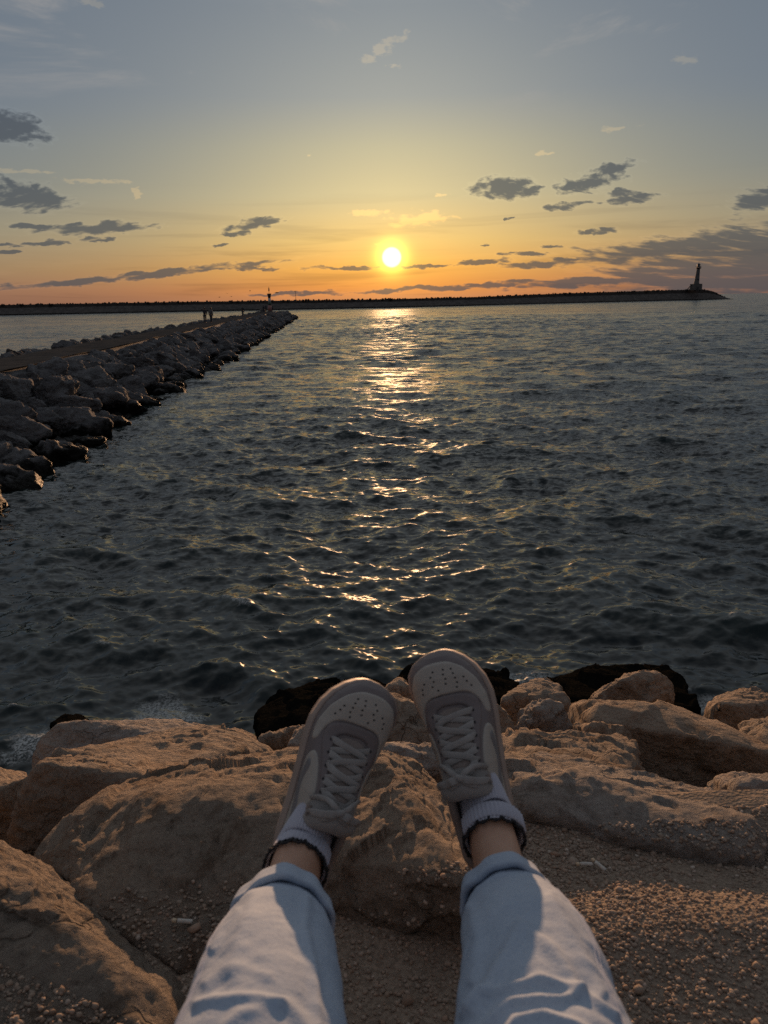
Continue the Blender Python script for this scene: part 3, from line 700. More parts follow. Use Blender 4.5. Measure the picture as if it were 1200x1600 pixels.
lab = {'water': ('dark wet boulder standing in the water along the foot of the jetty', 'wet boulders at the foot of the jetty'),
       'mid': ('grey boulder in the sloping flank of the jetty facing the open water', 'boulders of the jetty flank'),
       'top': ('grey boulder at the top of the jetty flank beside the walkway', 'boulders edging the walkway on the open side'),
       'left': ('boulder of the low row edging the far side of the walkway', 'boulders edging the walkway on the basin side'),
       'left2': ('boulder of the low row edging the far side of the walkway', 'boulders edging the walkway on the basin side')}
vis = [q for q in spots if q[4] != 'left2']
lim = vis[min(len(vis)-1, 262)][0]
fV, fF, off = [], [], 0
for s_, L, z, sc, band in spots:
    k = rj.randint(len(PRO)); rot = Euler((rj.uniform(-.35, .35)+(.25 if band in ('water', 'mid') else 0), rj.uniform(-.3, .3), rj.uniform(0, 6.28)))
    if s_ <= lim and band != 'left2':
        o = bpy.data.objects.new('boulder', PRM[k]); COL.objects.link(o); o.location = J(L, s_, z); o.rotation_euler = rot; o.scale = (sc,)*3
        props(o, label=lab[band][0], cat='boulder', group=lab[band][1])
    else:
        V_, F_ = PRO[k]; W = (V_*sc)@np.array(rot.to_matrix()).T+J(L, s_, z); fV.append(W); fF.append(F_+off); off += len(W)
# the rounded head of the jetty
for k in range(26):
    a = rj.uniform(-.2, 1.0)*math.pi/1.0; rad = rj.uniform(.55, 1.0)
    V_, F_ = PRO[k % len(PRO)]
    W = V_*rj.uniform(.8, 1.2)+J(-12.2+4.6*rad*math.cos(a), 207+9*rad*max(0, math.sin(a)), .15+1.4*(1-rad)*1.6); fV.append(W); fF.append(F_+off); off += len(W)
obj('rubble', np.vstack(fV), np.vstack(fF), M['rock_jetty'], kind='stuff', label='mass of far rubble stones towards the end of the jetty')

# ------------------------------------------------------------------ far breakwater
KP = [(-700, 640, 6.6), (-300, 560, 6.4), (0, 505, 6.1), (300, 470, 5.75), (600, 455, 5.0), (750, 485, 5.3), (900, 550, 6.7), (1060, 605, 7.5), (1100, 620, 7.2), (1112, 622, 6.2), (1137, 628, .6)]
Kp = np.array([[*(ray(p, 470)[:2]/np.linalg.norm(ray(p, 470)[:2])*d), z] for p, d, z in KP])
cum = np.concatenate([[0], np.cumsum(np.linalg.norm(np.diff(Kp[:, :2], axis=0), axis=1))])
ts = np.arange(0, cum[-1], 1.1)
cx_, cy_, cz_ = [np.interp(ts, cum, Kp[:, k]) for k in range(3)]
tx, ty = np.gradient(cx_), np.gradient(cy_); tl = np.hypot(tx, ty); nxx, nyy = ty/tl, -tx/tl      # towards the viewer side
flip = np.sign(-(nxx*cx_+nyy*cy_)); nxx, nyy = nxx*flip, nyy*flip
prof = [(-12, -1.0, 0), (-5, 0, 1.0), (-.8, 0, 1.0)]
rub = [(9.5, -.5), (8.6, 0.06), (7.4, .16), (6.2, .27), (5.0, .38), (3.8, .49), (2.7, .58), (1.6, .64), (.2, .66)]
V = []
for i_ in range(len(ts)):
    for o_, f_ in rub:
        z = cz_[i_]*f_ if f_ > 0 else -1.0
        V.append((cx_[i_]+nxx[i_]*o_, cy_[i_]+nyy[i_]*o_, z))
V = np.array(V); V[:, 2] += .42*fbm(V*.75, 3, 66, .7); V[:, 0] += .35*fbm(V*.9, 2, 67)
bw = empty('breakwater', (float(cx_.mean()), float(cy_.mean()), 0), label='long dark breakwater with a wall along its top across the horizon', cat='breakwater')
bb = np.array([cx_.mean(), cy_.mean(), 0])
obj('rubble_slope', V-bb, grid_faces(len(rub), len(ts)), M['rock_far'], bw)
wl = [(.6, .45, 0), (.6, 1.0, 0), (-1.2, 1.0, 0), (-9.0, .45, 0), (-16, -.1, 0)]
V = np.array([(cx_[i_]+nxx[i_]*o_, cy_[i_]+nyy[i_]*o_, cz_[i_]*f_-.35) for i_ in range(len(ts)) for o_, f_, _ in wl])
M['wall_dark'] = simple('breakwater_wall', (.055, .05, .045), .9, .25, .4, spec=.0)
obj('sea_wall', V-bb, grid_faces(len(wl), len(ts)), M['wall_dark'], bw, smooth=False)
bV, bF, off = [], [], 0
cubeV = np.array([[a, b, c] for a in (-1, 1) for b in (-1, 1) for c in (-1, 1)], float); cubeF = np.array([[0, 1, 3, 2], [4, 6, 7, 5], [0, 4, 5, 1], [2, 3, 7, 6], [0, 2, 6, 4], [1, 5, 7, 3]])
for i_ in range(0, len(ts)-2, 1):
    for q in range(2):
        if rj.rand() < .5: continue
        s_ = rj.uniform(.15, .62); e = np.array(Euler((rj.uniform(0, 3), rj.uniform(0, 3), rj.uniform(0, 3))).to_matrix())
        W = (cubeV*np.array([s_, s_*.7, s_*.8]))@e.T+np.array([cx_[i_]+rj.uniform(-.6, .6), cy_[i_]+rj.uniform(-1, 1), cz_[i_]-.5+rj.uniform(-.1, .2)]); bV.append(W); bF.append(cubeF+off); off += 8
obj('armour_blocks', np.vstack(bV)-bb, np.vstack(bF), M['wall_dark'], bw, smooth=False, kind='stuff')

# ------------------------------------------------------------------ small builders
def ring_tube(prof, n=24, centre=(0, 0)):
    # prof: list of (z, rx, ry, cx, cy)
    V = []
    for (z, rx, ry, cx, cy) in prof:
        for a in np.linspace(0, 2*math.pi, n, endpoint=False): V.append((cx+rx*math.cos(a), cy+ry*math.sin(a), z))
    F = [tuple(f) for f in grid_faces(n, len(prof), True)]
    F += [tuple(range(n))[::-1], tuple(range((len(prof)-1)*n, len(prof)*n))]
    return V, F
def box_bm(dims, bevel=0.02, loc=(0, 0, 0), bm=None, rot=None):
    b = bmesh.new(); bmesh.ops.create_cube(b, size=1.0)
    for v in b.verts: v.co = Vector((v.co.x*dims[0], v.co.y*dims[1], v.co.z*dims[2]))
    if bevel: bmesh.ops.bevel(b, geom=b.edges[:], offset=bevel, segments=2, affect='EDGES', profile=.5)
    for v in b.verts:
        if rot is not None: v.co = rot@v.co
        v.co += Vector(loc)
    if bm is None: return b
    me = bpy.data.meshes.new('t'); b.to_mesh(me); b.free(); bm.from_mesh(me); bpy.data.meshes.remove(me); return bm
def bar(bm, a, b, r, n=8):
    a, b = Vector(a), Vector(b); d = b-a; q = d.to_track_quat('Z', 'Y').to_matrix(); vs = []
    for p in (a, b):
        vs.append([bm.verts.new(p+q@Vector((r*math.cos(t), r*math.sin(t), 0))) for t in np.linspace(0, 2*math.pi, n, endpoint=False)])
    for k in range(n): bm.faces.new((vs[0][k], vs[0][(k+1) % n], vs[1][(k+1) % n], vs[1][k]))
    bm.faces.new(vs[0][::-1]); bm.faces.new(vs[1]); return bm
M['pale_concrete'] = simple('pale_concrete', (.13, .125, .12), .85, .2, .6, spec=.05)
M['white_paint'] = simple('weathered_white_paint', (.6, .58, .55), .6, .1, 2)
M['dark_metal'] = simple('dark_metal', (.03, .032, .035), .5, .2, 4)
M['green_paint'] = simple('dark_green_paint', (.03, .07, .05), .5, .2, 2)
M['glass'] = simple('lantern_glass', (.10, .12, .13), .15, .1, 2)
M['red_paint'] = simple('faded_pink_paint', (.30, .15, .13), .7, .1, 2)

# lighthouse near the right end of the breakwater
dl = 607; d0 = ray(1086.5, 460); LP = d0[:2]/np.linalg.norm(d0[:2])*dl; zt = 6.9
lh = empty('lighthouse', (LP[0], LP[1], zt), label='tall tapering lighthouse on a square base near the right end of the breakwater', cat='lighthouse')
bmobj('base', box_bm((6.3, 6.3, 4.2), .12, (0, 0, 2.0)), M['pale_concrete'], lh)
pr = [(4.1, 2.0, 2.0, .1, 0), (5.0, 1.92, 1.92, .12, 0)]+[(4.1+t*10.6, 1.9-.8*t**.8, 1.9-.8*t**.8, .1+.55*t, 0) for t in np.linspace(.1, 1, 12)]
V, F = ring_tube(pr, 12); obj('tower', V, F, M['pale_concrete'], lh, smooth=False)
V, F = ring_tube([(14.3, 1.4, 1.4, .65, 0), (14.7, 1.8, 1.8, .65, 0), (15.0, 1.85, 1.85, .65, 0), (15.05, 1.2, 1.2, .65, 0)], 20); obj('gallery', V, F, M['dark_metal'], lh)
bm = bmesh.new()
for a in np.linspace(0, 2*math.pi, 14, endpoint=False): bar(bm, (0.65+1.7*math.cos(a), 1.7*math.sin(a), 15.0), (0.65+1.7*math.cos(a), 1.7*math.sin(a), 16.0), .05, 5)
for zz in (15.5, 16.0):
    for a in np.linspace(0, 2*math.pi, 14, endpoint=False):
        b_ = a+2*math.pi/14; bar(bm, (.65+1.7*math.cos(a), 1.7*math.sin(a), zz), (.65+1.7*math.cos(b_), 1.7*math.sin(b_), zz), .045, 5)
bmobj('railing', bm, M['dark_metal'], lh)
V, F = ring_tube([(15.0, 1.0, 1.0, .65, 0), (16.9, 1.0, 1.0, .65, 0)], 12); obj('lantern', V, F, M['glass'], lh, smooth=False)
V, F = ring_tube([(16.9, 1.3, 1.3, .65, 0), (17.3, 1.0, 1.0, .65, 0), (17.9, .3, .3, .65, 0), (18.1, .08, .08, .65, 0), (19.6, .05, .05, .65, 0)], 12); obj('roof', V, F, M['dark_metal'], lh)
bm = bmesh.new()
for y_ in (-.6, .6):
    bar(bm, (-6.6, y_, -.2), (-3.0, y_, 3.9), .16, 6)
for t in np.linspace(0, 1, 12): box_bm((.5, 1.3, .1), 0, (-6.6+3.6*t, 0, -.2+4.1*t), bm)
bmobj('stairway', bm, M['dark_metal'], lh)
bmobj('doorway', box_bm((1.2, .12, 2.1), .02, (0, -3.2, 1.1)), M['dark_metal'], lh)
for zz in (7.2, 10.8): bmobj('window', box_bm((.5, .3, .9), .02, (.3, -1.95+(zz-7)*.1, zz)), M['dark_metal'], lh)

# beacon at the end of the jetty
bc = J(-12.7, 190, 1.86)
bn = empty('beacon', tuple(bc), label='small harbour beacon with pale band and mast at the end of the jetty', cat='beacon')
bmobj('plinth', box_bm((1.25, 1.25, .28), .04, (0, 0, .1)), M['pale_concrete'], bn)
V, F = ring_tube([(.2, .52, .52, 0, 0), (1.55, .40, .40, 0, 0)], 16); obj('lower_column', V, F, M['red_paint'], bn)
V, F = ring_tube([(1.55, .36, .36, 0, 0), (2.35, .33, .33, 0, 0)], 16); obj('dark_band', V, F, M['green_paint'], bn)
V, F = ring_tube([(2.35, .335, .335, 0, 0), (3.15, .33, .33, 0, 0)], 16); obj('pale_band', V, F, M['white_paint'], bn)
V, F = ring_tube([(3.15, .30, .30, 0, 0), (3.8, .40, .40, 0, 0), (4.15, .50, .50, 0, 0), (4.22, .5, .5, 0, 0)], 16); obj('lamp_gallery', V, F, M['dark_metal'], bn)
bm = bmesh.new(); bar(bm, (0, 0, 4.2), (0, 0, 5.75), .045); bar(bm, (-.16, 0, 5.35), (.16, 0, 5.35), .04); bmobj('mast', bm, M['dark_metal'], bn)
V, F = ring_tube([(4.7, .05, .05, 0, 0), (4.85, .14, .14, 0, 0), (5.2, .14, .14, 0, 0), (5.3, .05, .05, 0, 0)], 12); obj('lantern', V, F, M['dark_metal'], bn)
# thin lamp pole on the far breakwater
d0 = ray(462, 462); PP_ = d0[:2]/np.linalg.norm(d0[:2])*462
lp = empty('lamp_pole', (PP_[0], PP_[1], 4.6), label='thin lamp pole standing on the breakwater right of the beacon', cat='lamp post')
bm = bmesh.new(); bar(bm, (0, 0, 0), (0, 0, 5.2), .11); bmobj('pole', bm, M['dark_metal'], lp)
bmobj('lamp_head', box_bm((.75, .4, .45), .08, (-.15, 0, 5.4)), M['dark_metal'], lp)
# low concrete block left of the beacon
bk = J(-14.2, 187, 1.86)
obj_ = bmobj('concrete_block', box_bm((1.2, 1.0, .7), .08, (0, 0, .33)), M['pale_concrete'], label='low dark block left of the beacon on the jetty', cat='block'); obj_.location = bk

# birds far off
M['bird'] = simple('dark_feathers', (.02, .02, .022), .8, .2, 4)
def bird(px, py, dist, rot, lab_):
    P = UC(px, py, dist); r_ = empty('bird', tuple(P), label=lab_, cat='bird', group='birds over the breakwater'); r_.rotation_euler = (0, 0, rot)
    pr = [(x, .09*s_, .08*s_) for x, s_ in ((-.45, .25), (-.3, .6), (0, 1), (.22, .9), (.34, .75), (.46, .2))]; V = []; n_ = 10
    for (x, a, b) in pr:
        for t in np.linspace(0, 2*math.pi, n_, endpoint=False): V.append((x, a*math.cos(t), b*math.sin(t)+(.05 if x > .3 else 0)))
    for sgn in (-1, 1):     # wings grow out of the flanks
        b0 = len(V)
        for (y, z, c0, c1, th_) in ((.03, .03, .2, -.16, .02), (.3, .16, .2, -.1, .014), (.6, .12, .1, -.1, .008), (.9, .03, -.06, -.12, .003)):
            V += [(c0, sgn*y, z), (c1, sgn*y, z), (c1, sgn*y, z-th_), (c0, sgn*y, z-th_)]
    F = [tuple(f) for f in grid_faces(n_, 6, True)]+[tuple(range(n_))[::-1], tuple(range(5*n_, 6*n_))]
    for w_ in (0, 1):
        b0 = 6*n_+16*w_
        for q in range(3):
            for k in range(4): F.append((b0+4*q+k, b0+4*q+(k+1) % 4, b0+4*q+4+(k+1) % 4, b0+4*q+4+k))
        F.append(tuple(b0+12+k for k in range(4)))
    obj('body', V, F, M['bird'], r_)
bird(390.5, 454.5, 330, .4, 'bird flying highest, left of the beacon')
bird(355, 458.5, 330, 2.0, 'bird above the walking couple')
bird(361.5, 463.5, 330, 1.2, 'bird flying low just right of the walking couple')
bird(343, 464.5, 330, -.3, 'bird lowest and farthest left, over the walking couple')
bird(432.5, 457.5, 180, .8, 'bird hovering close beside the beacon mast')

# ------------------------------------------------------------------ skinned figures
def skin(name, pts, edges, root, mats, parent, levels=1, smooth=True):
    me = bpy.data.meshes.new(name); me.from_pydata([p[:3] for p in pts], edges, [])
    o = bpy.data.objects.new(name, me); COL.objects.link(o)
    o.modifiers.new('s', 'SKIN').use_smooth_shade = True
    for k, p in enumerate(pts):
        rr_ = p[3] if hasattr(p[3], '__len__') else (p[3], p[3])
        me.skin_vertices[0].data[k].radius = rr_; me.skin_vertices[0].data[k].use_root = (k == root)
    if levels: o.modifiers.new('u', 'SUBSURF').levels = levels
    dg = bpy.context.evaluated_depsgraph_get(); dg.update()
    ev = bpy.data.meshes.new_from_object(o.evaluated_get(dg)); o.modifiers.clear(); o.data = ev; bpy.data.meshes.remove(me)
    ev.name = name; ev.materials.clear(); ev.materials.append(mats)
    ev.polygons.foreach_set('use_smooth', np.ones(len(ev.polygons), bool))
    if parent is not None: o.parent = parent
    return o
M['skin_far'] = simple('skin_far', (.16, .10, .075), .6, .05, 20)
M['hair_dark'] = simple('dark_hair', (.03, .022, .018), .7, .2, 60)
M['cloth_dark'] = simple('dark_jacket', (.035, .035, .04), .9, .2, 30)
M['cloth_trouser'] = simple('dark_trousers', (.03, .033, .045), .9, .2, 30)
M['cloth_pale'] = simple('pale_jacket', (.11, .11, .11), .9, .1, 30)
def walker(L, s_, h, facing, lab_, arms, stride=.16, jacket='cloth_dark', hair_r=.108):
    q = h/1.72; root = empty('person', tuple(J(L, s_, 1.87)), label=lab_, cat='person'); root.rotation_euler = (0, 0, facing); root.scale = (q,)*3
    # x right, y forward; joints
    P = {'pel': (0, 0, .93, (.15, .10)), 'wai': (0, 0, 1.10, (.125, .09)), 'che': (0, .01, 1.30, (.16, .10)), 'nek0': (0, .0, 1.45, (.075, .06)), 'nek': (0, .01, 1.50, (.05, .05)),
         'hd0': (0, .02, 1.57, (.072, .082)), 'hd1': (0, .02, 1.65, (.078, .092)), 'hd2': (0, .02, 1.71, (.05, .06))}
    for s__, sx in (('l', -1), ('r', 1)):
        f = stride if s__ == 'l' else -stride
        P['hip'+s__] = (sx*.09, 0, .86, .085); P['kne'+s__] = (sx*.10, f*.5+.03, .49, .06); P['ank'+s__] = (sx*.10, f-.02, .09, .04)
        P['hee'+s__] = (sx*.10, f-.05, .04, .035); P['toe'+s__] = (sx*.12, f+.14, .03, .03)
        P['sho'+s__] = (sx*.17, 0, 1.41, .06); e, w_, hnd = arms[s__]
        P['elb'+s__] = (*e, .043); P['wri'+s__] = (*w_, .03); P['han'+s__] = (*hnd, (.035, .022))
    names = list(P); idx = {n_: i_ for i_, n_ in enumerate(names)}
    E = [('pel', 'wai'), ('wai', 'che'), ('che', 'nek0'), ('nek0', 'nek'), ('nek', 'hd0'), ('hd0', 'hd1'), ('hd1', 'hd2')]
    for c in 'lr': E += [('pel', 'hip'+c), ('hip'+c, 'kne'+c), ('kne'+c, 'ank'+c), ('ank'+c, 'hee'+c), ('hee'+c, 'toe'+c), ('che', 'sho'+c), ('sho'+c, 'elb'+c), ('elb'+c, 'wri'+c), ('wri'+c, 'han'+c)]
    skin('body', [P[n_] for n_ in names], [(idx[a], idx[b]) for a, b in E], 0, M['skin_far'], root)
    def sub(name, keys, es, rm, add, root_i=0, end=None):
        pts = []
        for n_ in keys:
            p = P[n_]; rr_ = p[3] if hasattr(p[3], '__len__') else (p[3], p[3]); pts.append((*p[:3], (rr_[0]+add, rr_[1]+add)))
        ii = {n_: i_ for i_, n_ in enumerate(keys)}
        return skin(name, pts, [(ii[a], ii[b]) for a, b in es], root_i, M[rm], root)
    sub('jacket', ['che', 'wai', 'pel', 'nek0', 'shol', 'elbl', 'wril', 'shor', 'elbr', 'wrir'], [('che', 'wai'), ('wai', 'pel'), ('che', 'nek0'), ('che', 'shol'), ('shol', 'elbl'), ('elbl', 'wril'), ('che', 'shor'), ('shor', 'elbr'), ('elbr', 'wrir')], jacket, .03)
    sub('trousers', ['pel', 'hipl', 'knel', 'ankl', 'hipr', 'kner', 'ankr'], [('pel', 'hipl'), ('hipl', 'knel'), ('knel', 'ankl'), ('pel', 'hipr'), ('hipr', 'kner'), ('kner', 'ankr')], 'cloth_trouser', .02)
    V_, F_ = ico(3); W = V_*np.array([.088, .105, .095]); W[:, 2] += 1.665; W[:, 1] += .0; W[W[:, 1] > .05, 1] *= .5
    W[:, 2] = np.maximum(W[:, 2], 1.60-.06*(W[:, 1] < 0)); obj('hair', W*1.0, F_, M['hair_dark'], root)
    return root
HANG = lambda sx, f=0: ((sx*.23, -.02+f, 1.15), (sx*.24, .05+f*2, .90), (sx*.24, .07+f*2, .82))
walker(-13.75, 93, 1.75, 0.1, 'walker with the left elbow raised, left one of the pair on the jetty', {'l': ((-.40, .05, 1.36), (-.22, .12, 1.56), (-.15, .12, 1.60)), 'r': HANG(1, .05)}, .14)
walker(-12.9, 92, 1.70, -.1, 'walker with arms hanging, right one of the pair on the jetty', {'l': HANG(-1, .04), 'r': HANG(1, -.04)}, .18, 'cloth_pale')
walker(-13.2, 131, 1.66, 3.0, 'lone walker between the pair and the beacon on the jetty', {'l': HANG(-1), 'r': HANG(1)}, .1)
walker(-13.9, 186, 1.62, .8, 'person standing just left of the beacon', {'l': HANG(-1), 'r': HANG(1)}, .05)
walker(-13.45, 187, 1.72, 2.4, 'person in dark clothes leaning close to the left side of the beacon', {'l': HANG(-1), 'r': HANG(1)}, .05)
walker(-11.95, 188, 1.62, -1.2, 'person standing just right of the beacon', {'l': HANG(-1), 'r': HANG(1)}, .05)

# ------------------------------------------------------------------ the sitting person: legs, jeans, socks, sneakers
def CC(v):                      # camera-space metres (right, down, forward) -> world
    return np.array([0, 0, CAMZ])+_r*v[0]-_u*v[1]+_f*v[2]
def CV(v): return _r*v[0]-_u*v[1]+_f*v[2]
def cubic(P, t):                # Catmull-Rom through rows of P at parameters 0..len-1
    P = np.asarray(P, float); n = len(P); t = np.clip(t, 0, n-1-1e-9); i = np.floor(t).astype(int); f = (t-i)[:, None]
    g = lambda k: P[np.clip(k, 0, n-1)]
    a, b, c, d = g(i-1), g(i), g(i+1), g(i+2)
    return .5*((2*b)+(-a+c)*f+(2*a-5*b+4*c-d)*f*f+(-a+3*b-3*c+d)*f**3)
def loft(C, Rr, nu, nv, up=(0, 0, 1), a_of=None):
    """tube through centres C with radii Rr (a across, b up); returns grid of points, s along, angle (0 = up)"""
    t = np.linspace(0, len(C)-1, nv); c = cubic(C, t); r = cubic(Rr, t)
    T = np.gradient(c, axis=0); T /= np.linalg.norm(T, axis=1)[:, None]
    X = np.cross(T, np.array(up, float)); X /= np.linalg.norm(X, axis=1)[:, None]; Y = np.cross(X, T)
    th = np.linspace(0, 2*np.pi, nu, endpoint=False)
    G = c[:, None]+X[:, None]*(r[:, None, :1]*np.sin(th)[None, :, None])+Y[:, None]*(r[:, None, 1:]*np.cos(th)[None, :, None])
    return G, t, th, c, X, Y, T
def gnorm(G):                   # outward normals of a closed-u grid
    du = np.roll(G, -1, 1)-np.roll(G, 1, 1); dv = np.gradient(G, axis=0); n = np.cross(du, dv)
    n /= np.linalg.norm(n, axis=2)[..., None]+1e-12
    c = G.mean(1, keepdims=True); s = np.sign(((G-c)*n).sum(2).mean()); return n*s

def denim_fn(n, i):
    P = n.tex('Object')
    big = n.noise(P, 9, 4, .6)
    c = n.mix(n.mr(big, .35, .65), (.305, .375, .48), (.375, .445, .545))
    fib = n.noise(n.vm('MULTIPLY', P, (1, .35, 1)), 900, 2, .6)
    c = n.mix(n.mr(fib, .35, .65, 0, .35), c, (.40, .43, .47))
    c = n.mix(n.mr(n.noise(P, 320, 3, .7), .5, .7, 0, .35), c, (.15, .20, .29))
    n.put(i['Base Color'], c); i['Roughness'].default_value = .95; i['Specular IOR Level'].default_value = .15
    n.put(i['Normal'], n.bump(n.m('ADD', fib, n.noise(P, 260, 3, .6)), .5, .0008))
M['denim'] = mat('pale_blue_denim', denim_fn)
M['thread'] = simple('seam_thread', (.24, .30, .42), .9, .1, 300)
M['skin'] = None
def skin_fn(n, i):
    P = n.tex('Object')
    c = n.mix(n.mr(n.noise(P, 30, 4, .6), .35, .65), (.40, .225, .15), (.47, .28, .19))
    c = n.mix(n.mr(n.noise(P, 260, 2, .6), .55, .75, 0, .3), c, (.33, .16, .11))
    n.put(i['Base Color'], c); i['Roughness'].default_value = .55; i['Subsurface Weight'].default_value = .12; i['Subsurface Radius'].default_value = (.01, .004, .002)
    i['Subsurface Scale'].default_value = .5
    n.put(i['Normal'], n.bump(n.noise(P, 420, 3, .6), .4, .0004))
M['skin'] = mat('tanned_skin', skin_fn)
M['sock'] = simple('sock_knit', (.42, .43, .50), .95, .05, 300, .0006)
M['trim'] = simple('black_crochet', (.015, .015, .018), .9, .2, 300)
M['redyarn'] = simple('red_yarn', (.30, .03, .03), .9, .1, 300)
M['mauve'] = simple('grey_mauve_leather', (.165, .142, .142), .55, .06, 60, .0006, .35, 500)
M['cream'] = simple('cream_leather', (.36, .335, .30), .5, .05, 40, .0005, .4, 500)
M['swoosh'] = simple('grey_leather', (.18, .175, .18), .5, .06, 40, .0005, .35, 500)
M['lace'] = simple('pale_lace', (.29, .28, .27), .9, .06, 500, .0006)
M['sole'] = simple('beige_rubber', (.33, .265, .23), .6, .08, 30, .0005, .4, 300)
M['lining'] = simple('beige_lining', (.24, .20, .18), .95, .06, 200, .0008)
M['hole'] = simple('dark_hole', (.02, .02, .022), .9, .1, 50)

person = empty('person', (0, -.05, CAMZ-.72), label='person in rolled pale jeans and sneakers sitting with legs stretched towards the sea', cat='person')
PB = np.array([0, -.05, CAMZ-.72])
def pobj(name, V, F, m_, parent=None, smooth=True, **k):
    V = np.asarray(V, float).reshape(-1, 3)
    return obj(name, V-PB, F, m_, parent or person, smooth, **k)

LEG = {}
for side_ in ('l', 'r'):
    if side_ == 'l':
        L = np.array([.32, -.925, .2]); toe = np.array([-.036, .2258, 1.05]); cuff = [(441, 1424, .84, 138), (431, 1474, .78, 182), (420, 1537, .68, 229), (411, 1600, .62, 260)]
        knee = CC((-.085, .44, .44)); hip = np.array([-.085, -.02, CAMZ-.64])
    else:
        L = np.array([-.20, -.955, .2]); toe = np.array([.0927, .1935, 1.08]); cuff = [(790, 1400, .87, 128), (809, 1455, .80, 180), (833, 1512, .70, 222), (843, 1600, .62, 269)]
        knee = CC((.115, .44, .44)); hip = np.array([.085, -.02, CAMZ-.64])
    L = L/np.linalg.norm(L); N_ = np.array([0, 0, -1.])+.2*L; N_ = N_-L*(N_@L); N_ /= np.linalg.norm(N_)
    XM = np.cross(L, N_)*(1 if side_ == 'l' else -1); N2 = math.cos(.24)*N_+math.sin(.24)*XM
    ank_sole = toe-.215*L; joint = toe-.228*L+.08*N_
    jc = [CC(((x-600)/1200*d, (y-800)/1200*d, d)) for x, y, d, w_ in cuff]; jr = [w_*d/2400 for x, y, d, w_ in cuff]
    LEG[side_] = dict(L=CV(L), N=CV(N_), N2=CV(N2), heel=CC(toe-.28*L), joint=CC(joint), jc=jc, jr=jr, knee=knee, hip=hip)

# body: pelvis, both legs and feet, one continuous skin
pts = [(0, -.06, CAMZ-.60, (.13, .09)), (0, -.10, CAMZ-.48, (.12, .085))]; edges = [(0, 1)]
for s_ in 'lr':
    g = LEG[s_]; b0 = len(pts)
    c0 = g['jc'][0]; j = g['joint']; sk = j*.45+c0*.55
    seq = [(*g['hip'], .075), (*(g['hip']*.4+g['knee']*.6), .062), (*g['knee'], .052), (*(g['jc'][2]), .050), (*(g['jc'][1]), .044), (*c0, .036), (*sk, .0315), (*j, .0265),
           (*(g['heel']+g['L']*.055+g['N2']*.035), .018), (*(g['heel']+g['L']*.14+g['N2']*.034), .018), (*(g['heel']+g['L']*.21+g['N2']*.034), .014)]
    pts += seq; edges.append((0, b0))
    for k in range(7): edges.append((b0+k, b0+k+1))
    edges.append((b0+7, b0+8)); edges.append((b0+7, b0+9)); edges.append((b0+9, b0+10))
pts = [(p[0]-PB[0], p[1]-PB[1], p[2]-PB[2], p[3]) for p in pts]
skin('body', pts, edges, 0, M['skin'], person, 2)

# jeans
RIDGE = {'l': [([(308, 1568), (340, 1561), (375, 1558), (406, 1559), (440, 1568)], .004, 9), ([(350, 1610), (375, 1585), (410, 1572), (450, 1570), (475, 1592), (490, 1615)], .003, 12),
               ([(394, 1400), (380, 1450), (362, 1519)], .004, 16), ([(480, 1405), (478, 1450), (492, 1520), (500, 1600)], .0035, 9), ([(330, 1480), (345, 1450), (370, 1425)], .003, 8), ([(320, 1535), (350, 1515), (385, 1510), (420, 1525)], .002, 8)],
         'r': [([(722, 1584), (750, 1550), (800, 1537), (844, 1525), (906, 1540), (964, 1584)], .0055, 8), ([(752, 1606), (794, 1563), (831, 1556), (875, 1557), (912, 1544)], .005, 8),
               ([(822, 1448), (862, 1481), (906, 1533)], .0045, 10), ([(812, 1440), (790, 1490), (752, 1546), (735, 1575)], .0045, 11), ([(780, 1625), (806, 1592), (850, 1582), (900, 1600), (930, 1622)], .005, 9),
               ([(860, 1400), (900, 1470), (945, 1545)], .003, 10), ([(735, 1420), (745, 1470), (735, 1530)], .003, 10)]}
def segdist(x, y, poly):
    best = np.full(x.shape, 1e9)
    for (ax, ay), (bx, by) in zip(poly[:-1], poly[1:]):
        vx, vy = bx-ax, by-ay; t = np.clip(((x-ax)*vx+(y-ay)*vy)/(vx*vx+vy*vy), 0, 1); best = np.minimum(best, np.hypot(x-ax-t*vx, y-ay-t*vy))
    return best
JV, JF, joff = [], [], 0
def jadd(G):
    global joff
    nv, nu = G.shape[:2]; JV.append(G.reshape(-1, 3)); JF.append(grid_faces(nu, nv, True)+joff); joff += nu*nv
seams = []
